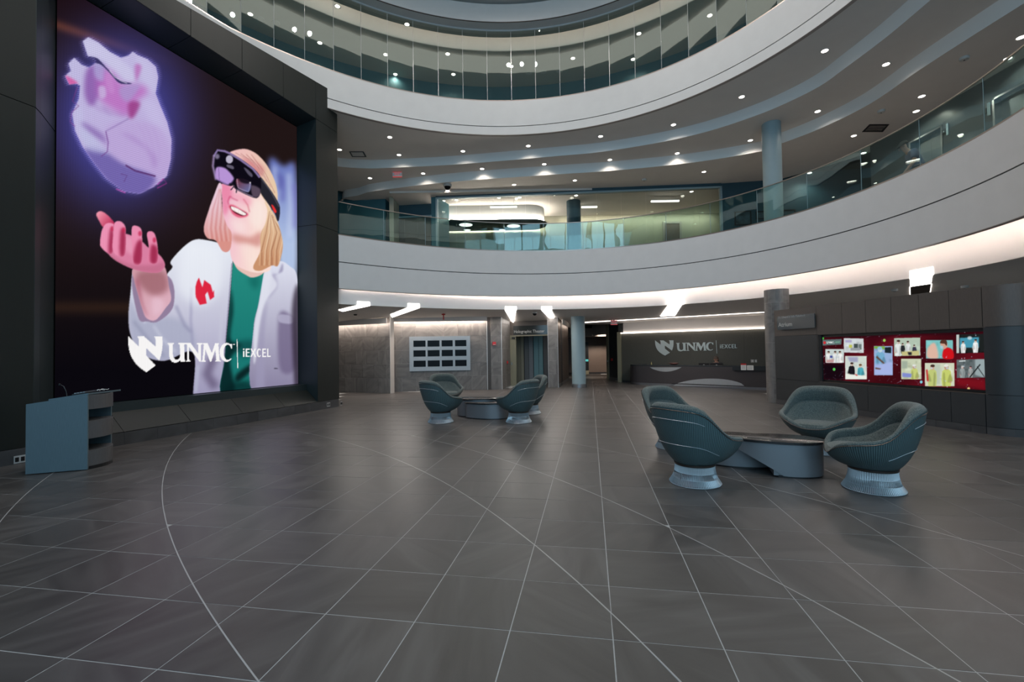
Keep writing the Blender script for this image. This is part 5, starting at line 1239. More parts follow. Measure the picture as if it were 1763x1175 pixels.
def person(lab, loc, rz, J, cap=None, hair=None, shirt=m_shirt):
    t = thing('person', lab, 'person', loc, rz)
    names = [n for n in J if n != 'face']; idx = {n: i for i, n in enumerate(names)}
    chain = lambda *n: [(idx[a], idx[b]) for a, b in zip(n[:-1], n[1:])]
    V = [Vector(J[n][:3]) for n in names]; R = [J[n][3] for n in names]
    E = chain('pelvis', 'waist', 'chest', 'neck', 'jaw', 'skull', 'crown')
    for s in 'LR':
        E += chain('chest', 'shoulder' + s, 'elbow' + s, 'wrist' + s, 'palm' + s) + chain('pelvis', 'hip' + s, 'knee' + s, 'ankle' + s, 'toe' + s)
    V2_, R2_, E2_ = list(V), list(R), list(E)
    for s in 'LR':
        w, p = Vector(J['wrist' + s][:3]), Vector(J['palm' + s][:3]); d = (p - w).normalized(); side = d.cross(Vector((1, 0, 0)) if abs(d.x) < .8 else Vector((0, 0, 1))).normalized(); crl = d.cross(side)
        for f in range(5):
            off = side * (-.03 + .02 * f) if f < 4 else side * -.035 - d * .035
            ln = (.065, .078, .074, .055, .05)[f]; dd = d if f < 4 else (d * .6 - side * .8).normalized()
            a = p + off + (d * .01 if f < 4 else Vector()); b = a + dd * ln * .5; c = b + (dd * .8 + crl * .5).normalized() * ln * .5
            i0 = len(V2_); V2_ += [a, b, c]; R2_ += [.010, .0095, .008]; E2_ += [(idx['palm' + s], i0), (i0, i0 + 1), (i0 + 1, i0 + 2)]
    skin_mesh('body', V2_, E2_, R2_, m_skin, t, idx['pelvis'])
    def wear(nm, chains, gain, mt, cut=None):
        used = []; ed = []
        for ch in chains:
            for a, b in zip(ch[:-1], ch[1:]):
                for n in (a, b):
                    if n not in used: used.append(n)
                ed.append((used.index(a), used.index(b)))
        P = [Vector(J2[n][:3]) for n in used]; rr = [J2[n][3] + gain if not isinstance(J2[n][3], tuple) else tuple(x + gain for x in J2[n][3]) for n in used]
        skin_mesh(nm, P, ed, rr, mt, t, 0)
    J2 = dict(J)
    for s in 'LR':
        e_, h_ = Vector(J['elbow' + s][:3]), Vector(J['shoulder' + s][:3]); q = h_.lerp(e_, .75); J2['sleeve' + s] = (q[0], q[1], q[2], .062)
        a_, k_ = Vector(J['ankle' + s][:3]), Vector(J['knee' + s][:3]); q = k_.lerp(a_, .92); J2['cuff' + s] = (q[0], q[1], q[2], .062)
    n_, c_ = Vector(J['neck'][:3]), Vector(J['chest'][:3]); q = c_.lerp(n_, .72); J2['collar'] = (q[0], q[1], q[2], .066)
    wear('shirt', [('pelvis', 'waist', 'chest', 'collar'), ('chest', 'shoulderL', 'sleeveL'), ('chest', 'shoulderR', 'sleeveR')], .030, shirt)
    wear('trousers', [('pelvis', 'hipL', 'kneeL', 'cuffL'), ('pelvis', 'hipR', 'kneeR', 'cuffR')], .020, m_trou)
    hd = Vector(J['skull'][:3]); fw = Vector(J['face'][:3]) if 'face' in J else Vector((1, 0, 0))
    fw = fw.normalized(); up = (Vector(J['crown'][:3]) - Vector(J['jaw'][:3])).normalized(); lf = up.cross(fw).normalized()
    nb = MB(); c = hd + fw * .088 - up * .02; nb.add([c - lf * .016 - up * .02, c + lf * .016 - up * .02, c + fw * .028 - up * .018, c + up * .03], [(0, 1, 2), (0, 2, 3), (1, 3, 2)]); nb.build('nose', m_skin, t)
    for k in (-1, 1):
        e_ = hd + fw * .088 + lf * .033 * k + up * .008; MB().lathe([(.001, -.008), (.009, -.004), (.011, 0), (.009, .004), (.001, .008)], 8, tuple(e_), False).build('eye', m_black, t, True)
        e_ = hd + lf * .088 * k - fw * .005 - up * .01; MB().lathe([(.001, -.032), (.016, -.018), (.02, .01), (.012, .03), (.001, .034)], 8, tuple(e_), False).build('ear', m_skin, t, True)
    m_ = hd + fw * .086 - up * .062; MB().hexa([m_ - lf * .024 - up * .006, m_ + lf * .024 - up * .006, m_ + lf * .024 - up * .006 + fw * .008, m_ - lf * .024 - up * .006 + fw * .008], [m_ - lf * .024 + up * .006, m_ + lf * .024 + up * .006, m_ + lf * .024 + up * .006 + fw * .008, m_ - lf * .024 + up * .006 + fw * .008]).build('mouth', mat('lips', (.25, .08, .07, 1), .5), t)
    def dome(nm, mt, rx, z0, z1, brim=False, back=0.0):
        G = []
        for k in range(20):
            f = 2 * math.pi * k / 20; row = []
            for i in range(7):
                g = math.pi / 2 * i / 6; ff = fw * math.cos(f) * rx * 1.12 * math.cos(g) + lf * math.sin(f) * rx * math.cos(g)
                low = z0 - back * max(0, -math.cos(f)); row.append(hd - fw * .008 + ff + up * (low + (z1 - low) * math.sin(g)))
            G.append(row)
        mb = MB().grid(G, cu=True)
        if brim:
            a = [hd + fw * (rx * 1.05) * math.cos(x) + lf * rx * .95 * math.sin(x) + up * z0 for x in (-.9, -.45, 0, .45, .9)]; b = [p + fw * .075 - up * .018 for p in a]
            mb.grid([[p, q, q + up * .008, p + up * .008] for p, q in zip(a, b)], cv=True)
        mb.build(nm, mt, t, True)
    if cap: dome('cap', cap, .112, .035, .145, True)
    if hair: dome('hair', hair, .108, .02, .14, False, .12)
    return t
stand = dict(pelvis=(0, 0, .94, (.13, .16)), waist=(.03, 0, 1.10, (.115, .15)), chest=(.12, 0, 1.34, (.115, .17)), neck=(.20, 0, 1.47, .058), jaw=(.27, 0, 1.54, (.066, .062)), skull=(.31, 0, 1.62, (.088, .08)), crown=(.30, 0, 1.70, (.07, .065)),
    shoulderL=(.13, .19, 1.39, .064), elbowL=(.17, .25, 1.11, .045), wristL=(.33, .24, .91, .032), palmL=(.38, .235, .84, (.036, .022)),
    shoulderR=(.13, -.19, 1.39, .064), elbowR=(.10, -.26, 1.10, .045), wristR=(.22, -.25, .88, .032), palmR=(.26, -.245, .81, (.036, .022)),
    hipL=(.02, .10, .88, .095), kneeL=(.16, .10, .49, .066), ankleL=(.10, .10, .09, .045), toeL=(.26, .11, .035, .036),
    hipR=(-.01, -.10, .88, .095), kneeR=(.02, -.10, .48, .066), ankleR=(-.16, -.10, .10, .045), toeR=(-.01, -.11, .035, .036), face=(.9, 0, -.45))
pz = aty(1574, 300, 11.8)
person('person in a blue-grey polo shirt and dark cap walking behind the balustrade, head bowed', (pz[0] + .12, 11.8, ZF), math.radians(156), stand, cap=m_cap)
sit = dict(pelvis=(0, 0, .52, (.13, .16)), waist=(.0, 0, .68, (.11, .15)), chest=(.02, 0, .90, (.11, .165)), neck=(.03, 0, 1.03, .054), jaw=(.06, 0, 1.09, (.064, .06)), skull=(.06, 0, 1.17, (.086, .078)), crown=(.05, 0, 1.25, (.07, .065)),
    shoulderL=(.02, .18, .95, .06), elbowL=(.10, .24, .72, .042), wristL=(.34, .16, .77, .03), palmL=(.41, .14, .775, (.034, .02)),
    shoulderR=(.02, -.18, .95, .06), elbowR=(.10, -.24, .72, .042), wristR=(.34, -.16, .77, .03), palmR=(.41, -.14, .775, (.034, .02)),
    hipL=(.08, .10, .50, .09), kneeL=(.48, .11, .50, .064), ankleL=(.46, .11, .09, .044), toeL=(.62, .11, .035, .035),
    hipR=(.08, -.10, .50, .09), kneeR=(.48, -.11, .50, .064), ankleR=(.46, -.11, .09, .044), toeR=(.62, -.11, .035, .035))
s_ = PK.hit(1233, 622, -1.34)[0]; zhd_ = PK.hit(1233, 621.0, -1.34)[1]; c = PK.pt(s_, 0, -1.40)
face_a = math.atan2(PK.n[1], PK.n[0])
person('person with brown hair seated behind the reception desk monitors', (c[0], c[1], max(0.0, zhd_ - 1.17)), face_a, sit, hair=m_hair, shirt=m_trou)
t = thing('office_chair', 'dark office chair under the receptionist', 'chair', (c[0], c[1], 0), face_a)
hz = max(0.0, zhd_ - 1.17)
MB().box(-.22, .24, -.23, .23, .34 + hz, .40 + hz).build('seat', m_black, t); MB().box(-.27, -.22, -.2, .2, .45 + hz, .85 + hz).build('backrest', m_black, t); MB().tube([(0, 0, .05), (0, 0, .34 + hz)], .03, 8).build('post', m_black, t)
for k in range(5): MB().tube([(0, 0, .06), (.27 * math.cos(k * 1.257), .27 * math.sin(k * 1.257), .04)], .02, 6).build('leg', m_black, t)

# ------------------------------------------------------------------ pictures shown on the two big screens (painted into vertex colours of the lit panels)
class Painter:
    def __init__(self, x0, y0, x1, y1, k):
        self.x0, self.y0, self.k = x0, y0, k; self.w, self.h = int((x1 - x0) * k), int((y1 - y0) * k)
        self.a = np.zeros((self.h, self.w, 3), np.float32)
        self.X, self.Y = np.meshgrid((np.arange(self.w) + .5) / k + x0, (np.arange(self.h) + .5) / k + y0)
    @staticmethod
    def curve(p, n=6):
        p = np.array(p, float); o = []
        N_ = len(p)
        for i in range(N_):
            a, b, c, d = p[i - 1], p[i], p[(i + 1) % N_], p[(i + 2) % N_]
            for t in np.arange(n) / n: o.append(.5 * (2 * b + (c - a) * t + (2 * a - 5 * b + 4 * c - d) * t * t + (3 * b - a - 3 * c + d) * t ** 3))
        return np.array(o)
    def blur(self, m, r):
        r = int(round(r * self.k)); 
        if r < 1: return m
        for _ in range(2):
            for ax in (0, 1):
                p = np.pad(m, [(r + 1, r) if i == ax else (0, 0) for i in range(2)], mode='edge'); c = np.cumsum(p, axis=ax, dtype=np.float64)
                m = ((c[2 * r + 1:] - c[:-2 * r - 1]) if ax == 0 else (c[:, 2 * r + 1:] - c[:, :-2 * r - 1])) / (2 * r + 1)
        return m.astype(np.float32)
    def mask(self, pts, blur=.4, smooth=True):
        p = self.curve(pts) if smooth else np.array(pts, float)
        pad = blur * 4 + 2; i0 = max(0, int((p[:, 0].min() - pad - self.x0) * self.k)); i1 = min(self.w, int((p[:, 0].max() + pad - self.x0) * self.k) + 1)
        j0 = max(0, int((p[:, 1].min() - pad - self.y0) * self.k)); j1 = min(self.h, int((p[:, 1].max() + pad - self.y0) * self.k) + 1)
        if i1 <= i0 or j1 <= j0: return None
        X, Y = self.X[j0:j1, i0:i1], self.Y[j0:j1, i0:i1]; m = np.zeros(X.shape, bool)
        xs_ = X[0]; n = len(p)
        for r in range(X.shape[0]):
            y = Y[r, 0]; cr_ = []
            for q in range(n):
                (xa, ya), (xb, yb) = p[q], p[(q + 1) % n]
                if (ya > y) != (yb > y): cr_.append(xa + (y - ya) * (xb - xa) / (yb - ya))
            if cr_:
                cr_.sort()
                for a, b in zip(cr_[::2], cr_[1::2]): m[r] |= (xs_ >= a) & (xs_ < b)
        return (j0, j1, i0, i1, self.blur(m.astype(np.float32), blur))
    def put(self, M_, col, alpha=1.0, clip=None):
        if M_ is None: return
        j0, j1, i0, i1, m = M_; m = m * alpha
        if clip is not None:
            full = np.zeros((self.h, self.w), np.float32); cj0, cj1, ci0, ci1, cm = clip; full[cj0:cj1, ci0:ci1] = cm; m = m * full[j0:j1, i0:i1]
        c = col(self.X[j0:j1, i0:i1], self.Y[j0:j1, i0:i1]) if callable(col) else np.array(col, np.float32)
        self.a[j0:j1, i0:i1] = self.a[j0:j1, i0:i1] * (1 - m[..., None]) + c * m[..., None]
    def poly(self, pts, col, blur=.4, alpha=1.0, smooth=True, clip=None):
        M_ = self.mask(pts, blur, smooth); self.put(M_, col, alpha, clip); return M_
    def ell(self, x, y, rx, ry, col, blur=.4, alpha=1.0, clip=None):
        return self.poly([(x + rx * math.cos(a), y + ry * math.sin(a)) for a in np.linspace(0, 2 * math.pi, 20, endpoint=False)], col, blur, alpha, True, clip)
    def line(self, pts, w, col, blur=.3, alpha=1.0, clip=None):
        p = np.array(pts, float); t = np.gradient(p, axis=0); t /= np.maximum(np.linalg.norm(t, axis=1, keepdims=True), 1e-6); n = np.c_[-t[:, 1], t[:, 0]] * w / 2
        return self.poly(np.vstack([p + n, (p - n)[::-1]]), col, blur, alpha, False, clip)
    def sample(self, x, y):
        u = np.clip((x - self.x0) * self.k - .5, 0, self.w - 1.01); v = np.clip((y - self.y0) * self.k - .5, 0, self.h - 1.01)
        i, j = u.astype(int), v.astype(int); fu, fv = (u - i)[:, None], (v - j)[:, None]; a = self.a
        c = (a[j, i] * (1 - fu) + a[j, i + 1] * fu) * (1 - fv) + (a[j + 1, i] * (1 - fu) + a[j + 1, i + 1] * fu) * fv
        c = np.clip(c / 255, 0, 1); return np.where(c <= .04045, c / 12.92, ((c + .055) / 1.055) ** 2.4)
def gradv(y0, c0, y1, c1):
    c0, c1 = np.array(c0, np.float32), np.array(c1, np.float32)
    return lambda X, Y: c0 + (c1 - c0) * np.clip((Y - y0) / (y1 - y0), 0, 1)[..., None]
def gradl(x0, y0, c0, x1, y1, c1):
    c0, c1 = np.array(c0, np.float32), np.array(c1, np.float32); L2 = (x1 - x0) ** 2 + (y1 - y0) ** 2
    return lambda X, Y: c0 + (c1 - c0) * np.clip(((X - x0) * (x1 - x0) + (Y - y0) * (y1 - y0)) / L2, 0, 1)[..., None]
def screen_mesh(nm, P, s0, s1, z0, z1, d, nu, nv, pt, parent):
    S, Z = np.meshgrid(np.linspace(s0, s1, nu), np.linspace(z0, z1, nv), indexing='ij'); S, Z = S.ravel(), Z.ravel()
    x = P.p[0] + P.t[0] * S + P.n[0] * d; y = P.p[1] + P.t[1] * S + P.n[1] * d
    dx, dy, dz = x, y, Z - EYE
    dep = dx * Fw[0] + dy * Fw[1] + dz * Fw[2]; a = dx * cam_r[0] + dy * cam_r[1] + dz * cam_r[2]; b = dx * cam_u[0] + dy * cam_u[1] + dz * cam_u[2]
    col = pt.sample(IW / 2 + a * FPX / dep, IH / 2 - b * FPX / dep)
    me = bpy.data.meshes.new(nm); n = nu * nv; me.vertices.add(n); me.vertices.foreach_set('co', np.c_[x, y, Z].ravel())
    ii, jj = np.meshgrid(np.arange(nu - 1), np.arange(nv - 1), indexing='ij'); q = (ii * nv + jj).ravel(); F = np.c_[q, q + nv, q + nv + 1, q + 1]
    if P.n.dot(Vector((P.t[1], -P.t[0]))) < 0: F = F[:, ::-1]
    nf = len(F); me.loops.add(nf * 4); me.polygons.add(nf); me.loops.foreach_set('vertex_index', F.ravel().astype(np.int32)); me.polygons.foreach_set('loop_start', np.arange(0, nf * 4, 4, dtype=np.int32)); me.update(calc_edges=True)
    at = me.attributes.new('picture', 'FLOAT_COLOR', 'POINT'); at.data.foreach_set('color', np.c_[col, np.ones(n)].ravel().astype(np.float32))
    m = bpy.data.materials.get('screen_picture')
    if m is None:
        m = bpy.data.materials.new('screen_picture'); m.use_nodes = True; nt = m.node_tree; nt.nodes.remove(nt.nodes['Principled BSDF']); e = nt.nodes.new('ShaderNodeEmission'); A = nt.nodes.new('ShaderNodeAttribute'); A.attribute_name = 'picture'
        nt.links.new(A.outputs['Color'], e.inputs[0]); nt.links.new(e.outputs[0], nt.nodes['Material Output'].inputs[0])
    me.materials.append(m); o = bpy.data.objects.new(nm, me); C.objects.link(o); o.parent = parent; return o

pt = Painter(86, -4, 524, 704, 2.0)
z5 = lambda L: [(350 + .15315 * u, 240 + .15315 * v) for u, v in L]
z6 = lambda L: [(150 + .1873 * u, 340 + .1873 * v) for u, v in L]
z7 = lambda L: [(80 + .2723 * u, 30 + .2723 * v) for u, v in L]
z8 = lambda L: [(320 + .2554 * u, 390 + .2554 * v) for u, v in L]
z2 = lambda L: [(.383 * u, 400 + .383 * v) for u, v in L]
zl_ = lambda L: [(210 + .15315 * u, 560 + .15315 * v) for u, v in L]
X, Y = pt.X, pt.Y
base = np.array([33, 22, 22]) + (np.array([10, 8, 14]) - np.array([33, 22, 22])) * np.clip((Y - 380) / 260, 0, 1)[..., None]
base = base + (np.array([26, 12, 18]) - base) * np.clip((90 - Y) / 90, 0, 1)[..., None] * .7
r_ = np.exp(-(((X - 205) / 120) ** 2 + ((Y - 205) / 150) ** 2) ** 1.3); base = base + (np.array([72, 72, 160]) - base) * np.clip(r_ * 1.05, 0, 1)[..., None]
base = base + np.exp(-((Y - (42 + (X - 95) * .33)) / 9) ** 2)[..., None] * np.exp(-((X - 95) / 110) ** 2)[..., None] * np.array([52, 26, 10])
base = base + (np.exp(-((Y - 530) / 12) ** 2) * (X < 250))[..., None] * np.array([22, 14, 6])
pt.a[:] = base
# the hologram heart
heart = [(230, 150), (265, 125), (330, 160), (400, 218), (470, 255), (522, 240), (545, 216), (575, 238), (640, 265), (692, 312), (706, 380), (690, 480), (720, 560), (762, 660), (790, 770), (785, 900), (760, 1005), (680, 1070), (590, 1115), (490, 1100), (380, 1020), (300, 920), (230, 820), (182, 720), (163, 610), (205, 515), (213, 432), (190, 418), (145, 425), (118, 370), (155, 338), (140, 292), (175, 255), (222, 300), (270, 318), (320, 282), (300, 255), (262, 245), (245, 195)]
pt.poly(z7(heart), (110, 100, 190), 5, .55)
hm = pt.poly(z7(heart), gradl(150, 90, (210, 204, 246), 270, 320, (204, 182, 238)), .5, 1, False)
def hp(L, c, b=3, a=.8): pt.poly(z7(L), c, b, a, True, hm)
hp([(240, 140), (330, 170), (470, 270), (540, 330), (560, 400), (520, 410), (440, 350), (330, 250), (260, 230)], (222, 218, 253), 3, .8)
hp([(570, 250), (650, 290), (690, 360), (690, 470), (640, 460), (600, 380)], (216, 210, 250), 4, .8)
hp([(600, 520), (700, 540), (770, 720), (780, 860), (720, 760), (640, 640)], (216, 206, 250), 6, .8)
hp([(175, 600), (215, 560), (250, 700), (330, 800), (250, 800), (190, 720)], (212, 210, 250), 4, .7)
for k in range(7): hp([(540 + 26 * k, 660 + 6 * k), (590 + 24 * k, 700 + 14 * k), (640 + 18 * k, 830 + 12 * k), (632 + 16 * k, 850 + 10 * k), (580 + 22 * k, 720 + 12 * k)], (178, 140, 214) if k % 2 else (220, 206, 250), 2, .35)
for k in range(5): hp([(260 + 30 * k, 520 + 12 * k), (330 + 34 * k, 560 + 12 * k), (500, 610), (480, 625), (300 + 30 * k, 580 + 12 * k)], (170, 136, 208) if k % 2 else (214, 198, 244), 3, .35)
hp([(255, 330), (330, 290), (370, 330), (330, 500), (280, 560), (240, 480)], (150, 98, 185), 4, .85)
hp([(330, 330), (420, 350), (480, 420), (600, 430), (640, 470), (560, 540), (520, 620), (420, 580), (330, 500)], (205, 110, 205), 6, .75)
hp([(560, 300), (600, 310), (580, 380), (565, 400)], (200, 120, 200), 2.5, .8)
hp([(520, 540), (590, 540), (560, 620), (525, 640)], (170, 70, 150), 3, .9)
hp([(300, 290), (360, 290), (360, 400), (310, 380)], (190, 190, 240), 3, .7)
hp([(330, 440), (370, 440), (375, 500), (340, 510)], (215, 190, 240), 2, .9); hp([(370, 370), (410, 370), (430, 470), (395, 470)], (215, 150, 225), 2, .7)
hp([(470, 440), (590, 430), (520, 530), (470, 500)], (185, 165, 225), 3, .8)
hp([(115, 370), (150, 380), (200, 420), (140, 430)], (235, 90, 170), 2, .8)
hp([(220, 660), (260, 720), (380, 800), (380, 760), (300, 700)], (140, 105, 185), 4, .7)
hp([(240, 830), (380, 850), (500, 930), (690, 1010), (600, 1130), (480, 1120), (330, 980)], (112, 98, 180), 4, .85)
hp([(220, 700), (380, 830), (380, 860), (250, 830)], (205, 205, 245), 4, .7)
hp([(380, 700), (520, 650), (720, 700), (790, 850), (760, 1000), (700, 1000), (560, 940), (400, 860)], (204, 180, 236), 5, .8)
hp([(470, 730), (560, 760), (690, 880), (680, 960), (640, 850), (560, 790)], (182, 145, 215), 4, .6)
pt.line(z7([(375, 720), (390, 790), (385, 850), (345, 880)]), 1.6, (120, 70, 150), .5, .8, hm); pt.line(z7([(375, 720), (430, 690), (520, 640)]), 1.6, (140, 110, 180), .8, .7, hm)
pt.line(z7([(500, 935), (560, 970), (690, 1005)]), 2.6, (90, 45, 110), .6, .9, hm); pt.line(z7([(470, 990), (510, 1000), (490, 1040)]), 1.2, (100, 60, 130), .5, .8, hm)
pt.poly(z7([(262, 250), (320, 258), (372, 310), (425, 365), (470, 400), (540, 418), (505, 422), (455, 412), (400, 352), (345, 300), (300, 285)]), (58, 52, 105), .6, .95)
pt.line(z7([(400, 335), (430, 375), (470, 400), (510, 418)]), 1.6, (230, 225, 250), .4, .8)
pt.line(z7([(195, 440), (165, 530), (205, 560), (160, 600), (150, 660), (180, 690)]), 1.4, (120, 60, 130), .4, .8)
pt.line(z7([(700, 1060), (740, 1020), (760, 1050), (700, 1080)]), 1.4, (190, 60, 160), .4, .8); pt.line(z7([(440, 1085), (500, 1110)]), 2, (190, 80, 170), .6, .8)
st = (np.sin((Y + X * .30) * 2 * math.pi / 3.4) * .5 + .5); j0, j1, i0, i1, m = hm
pt.a[j0:j1, i0:i1] *= 1 - (.15 * st[j0:j1, i0:i1] * m)[..., None]
fm_ = np.zeros((pt.h, pt.w), np.float32); fm_[j0:j1, i0:i1] = m; ed_ = fm_.copy()
for q in range(1, 17):         # comb of scan lines fraying out to both sides
    for sg in (-1, 1): ed_ = np.maximum(ed_, np.roll(np.roll(fm_, sg * q, 1), int(-sg * q * .35), 0) * (1 - q / 18))
ed_ = np.clip(ed_ - fm_, 0, 1) * np.clip((st - .45) * 3, 0, 1); pt.a += ed_[..., None] * np.array([105, 100, 125]) * .8
# blurred bright backdrop at the right
pt.poly(z5([(740, 235), (900, 300), (1045, 345), (1060, 1500), (900, 1700), (780, 900)]), gradv(275, (110, 125, 200), 420, (190, 210, 245)), 5, .95)
for u, v0, v1, c in ((800, 300, 900, (205, 215, 245)), (880, 420, 700, (95, 90, 175)), (960, 380, 1100, (215, 225, 250)), (1020, 500, 1000, (120, 110, 195)), (850, 380, 560, (80, 80, 160))): pt.line(z5([(u, v0), (u + 20, (v0 + v1) / 2), (u + 10, v1)]), 6, c, 4, .6)
# coat
coat = [(598, 165), (588, 260), (578, 380), (590, 470), (640, 550), (740, 578), (868, 540), (868, 728), (868, 860), (995, 860), (1010, 560), (1030, 330), (1045, 150), (1045, 60), (1000, 52), (940, 38), (880, 33), (830, 62), (768, 130), (775, 158), (748, 200), (765, 280), (772, 318), (755, 345), (715, 392), (660, 390), (615, 230)]
cm = pt.poly(z2(coat), gradv(430, (234, 238, 248), 690, (158, 152, 186)), .5)
pt.poly(z2([(585, 300), (640, 395), (760, 380), (860, 430), (870, 545), (740, 580), (620, 540), (580, 430)]), (172, 176, 200), 5, .8, True, cm)
pt.poly(z2([(600, 180), (612, 230), (655, 385), (640, 400), (590, 280)]), (205, 210, 228), 1.5, .9, True, cm)
for L, w, c, b in (([(790, 330), (830, 420), (860, 450)], 4, (140, 140, 172), 2.5), ([(860, 250), (858, 400), (868, 540)], 3, (150, 148, 182), 2), ([(600, 400), (680, 500), (740, 560)], 4, (140, 144, 172), 3), ([(690, 420), (730, 480), (790, 540)], 4, (205, 208, 226), 2.5), ([(960, 560), (930, 640), (970, 700)], 16, (100, 88, 120), 5), ([(890, 600), (880, 720)], 4, (190, 196, 216), 2), ([(1000, 330), (990, 480), (1000, 560)], 4, (205, 206, 224), 2.5), ([(1042, 140), (1026, 340), (1008, 560), (995, 725)], 1.6, (120, 118, 150), .7)):
    pt.line(z2(L), w, c, b, .75, cm)
pt.poly(z2([(840, 60), (940, 60), (1000, 120), (990, 260), (900, 330), (800, 250)]), (240, 244, 252), 8, .7, True, cm)
# shirt
sm_ = pt.poly(z8([(325, 212), (345, 280), (400, 320), (455, 340), (527, 298), (492, 520), (456, 700), (450, 1120), (240, 1130), (262, 900), (290, 600), (302, 450), (312, 300)]), gradv(460, (38, 142, 130), 600, (26, 122, 116)), .5)
pt.poly(z8([(300, 420), (318, 560), (300, 760), (380, 800), (300, 900), (330, 1120), (220, 1130), (262, 820), (290, 600)]), (6, 30, 32), 3, .85, True, sm_)
pt.poly(z8([(330, 790), (460, 770), (460, 850), (380, 880)]), (14, 70, 70), 5, .7, True, sm_); pt.poly(z8([(340, 1000), (455, 920), (455, 960), (350, 1050)]), (8, 28, 30), 3, .9, True, sm_); pt.poly(z8([(350, 1060), (455, 1010), (455, 1040), (360, 1080)]), (20, 105, 98), 2, .7, True, sm_)
pt.poly(z8([(320, 1050), (460, 1060), (460, 1130), (250, 1130)]), (6, 34, 36), 4, .7, True, sm_); pt.poly(z8([(420, 350), (500, 340), (470, 430)]), (14, 96, 90), 5, .6, True, sm_)
# right side of the coat
rm = pt.poly(z8([(545, 252), (590, 238), (650, 236), (702, 270), (745, 320), (760, 500), (765, 1120), (450, 1120), (455, 700), (490, 520), (528, 300)]), gradv(460, (224, 226, 242), 690, (132, 124, 156)), .5)
pt.poly(z8([(580, 330), (615, 405), (540, 520), (500, 720), (470, 1100), (530, 1100), (530, 700)]), (160, 155, 186), 3, .7, True, rm); pt.poly(z8([(545, 255), (580, 330), (612, 400), (540, 500), (500, 640), (470, 900), (456, 900), (458, 690), (492, 520)]), (232, 234, 246), 1.5, .8, True, rm)
pt.poly(z8([(580, 330), (650, 305), (650, 250), (620, 320)]), (150, 145, 178), 1.5, .8, True, rm)
pt.poly(z8([(628, 596), (712, 606), (735, 700), (735, 960), (632, 956)]), (112, 100, 134), 3, .75, True, rm); pt.poly(z8([(628, 596), (712, 606), (716, 655), (630, 645)]), (184, 180, 206), 1, .8, True, rm); pt.poly(z8([(715, 560), (765, 420), (765, 1120), (735, 1100)]), (40, 30, 45), 3, .75, True, rm)
pt.line(z8([(596, 958), (620, 959)]), 1.2, (50, 44, 60), .3, .9)
# red emblem on the coat
pt.poly(z8([(88, 345), (112, 412), (124, 362), (168, 394), (182, 446), (190, 428), (191, 476), (163, 497), (146, 440), (130, 462), (141, 520), (94, 530), (66, 475), (64, 410), (74, 372)]), (226, 40, 66), .4, 1, False)
# neck, face
skin = [(190, 510), (205, 600), (215, 720), (222, 880), (255, 1000), (305, 1090), (300, 1260), (350, 1400), (500, 1480), (640, 1500), (760, 1450), (740, 1200), (720, 1000), (760, 780), (640, 560), (400, 480)]
pt.poly(z8([(318, 120), (322, 230), (345, 285), (400, 325), (455, 345), (530, 305), (520, 200), (500, 100)]), (236, 196, 186), .5)
fm = pt.poly(z5(skin), gradl(385, 350, (245, 190, 210), 450, 360, (255, 226, 216)), .5)
pt.poly(z5([(190, 510), (300, 520), (330, 640), (270, 700), (290, 760), (240, 860), (215, 760)]), (238, 120, 160), 3, .7, True, fm); pt.poly(z5([(330, 600), (520, 660), (540, 760), (450, 720), (400, 690), (320, 660)]), (246, 165, 188), 4, .7, True, fm)
pt.poly(z5([(560, 700), (680, 720), (700, 900), (600, 1000), (520, 900)]), (255, 238, 230), 5, .7, True, fm); pt.poly(z5([(340, 1060), (520, 1100), (650, 1040), (640, 1200), (500, 1180), (340, 1150)]), (216, 150, 142), 4, .85, True, fm)
pt.poly(z5([(300, 900), (450, 920), (470, 1040), (360, 1040)]), (255, 234, 230), 5, .6, True, fm); pt.poly(z5([(420, 1200), (560, 1220), (640, 1400), (520, 1440)]), (255, 232, 222), 5, .6, True, fm)
pt.line(z5([(450, 670), (500, 740), (520, 820)]), 1.6, (205, 90, 110), .8, .7, fm); pt.line(z5([(300, 640), (275, 700), (285, 735)]), 2.2, (205, 60, 110), 1, .7, fm); pt.line(z5([(302, 640), (330, 665), (390, 690)]), 2, (195, 70, 110), .8, .6, fm)
pt.poly(z5([(284, 745), (330, 736), (420, 785), (505, 838), (480, 872), (400, 880), (335, 845), (300, 790)]), (228, 90, 122), .8, .9); pt.poly(z5([(305, 752), (400, 785), (490, 838), (440, 862), (360, 832), (318, 790)]), (90, 14, 30), .5, 1)
pt.poly(z5([(312, 755), (380, 775), (450, 815), (485, 842), (450, 855), (370, 820), (322, 790)]), (255, 246, 242), .5, 1)
for u, v in ((350, 770), (395, 790), (435, 815)): pt.line(z5([(u, v), (u + 4, v + 36)]), .5, (205, 180, 180), .2, .7)
# hair
lm = pt.poly(z5([(178, 490), (120, 630), (60, 800), (5, 1000), (45, 1110), (140, 1140), (220, 1260), (300, 1240), (318, 1060), (262, 960), (222, 820), (205, 640), (210, 530)]), gradl(360, 340, (238, 205, 222), 385, 415, (222, 150, 140)), .5)
for k in range(9): u = 60 + 26 * k; pt.line(z5([(178 + k * 3, 560), (u + 20, 800), (u, 1000), (u + 20, 1150)]), 1.4, (190, 90, 90) if k % 2 else (250, 225, 228), .9, .5, lm)
hm2 = pt.poly(z5([(300, 145), (400, 113), (505, 116), (625, 185), (740, 330), (820, 520), (832, 700), (760, 760), (640, 600), (640, 420), (480, 260), (330, 180)]), gradl(400, 262, (245, 195, 195), 470, 320, (236, 205, 172)), .5)
pt.poly(z5([(430, 200), (560, 240), (680, 330), (640, 420), (540, 320)]), (205, 110, 120), 3.5, .65, True, hm2)
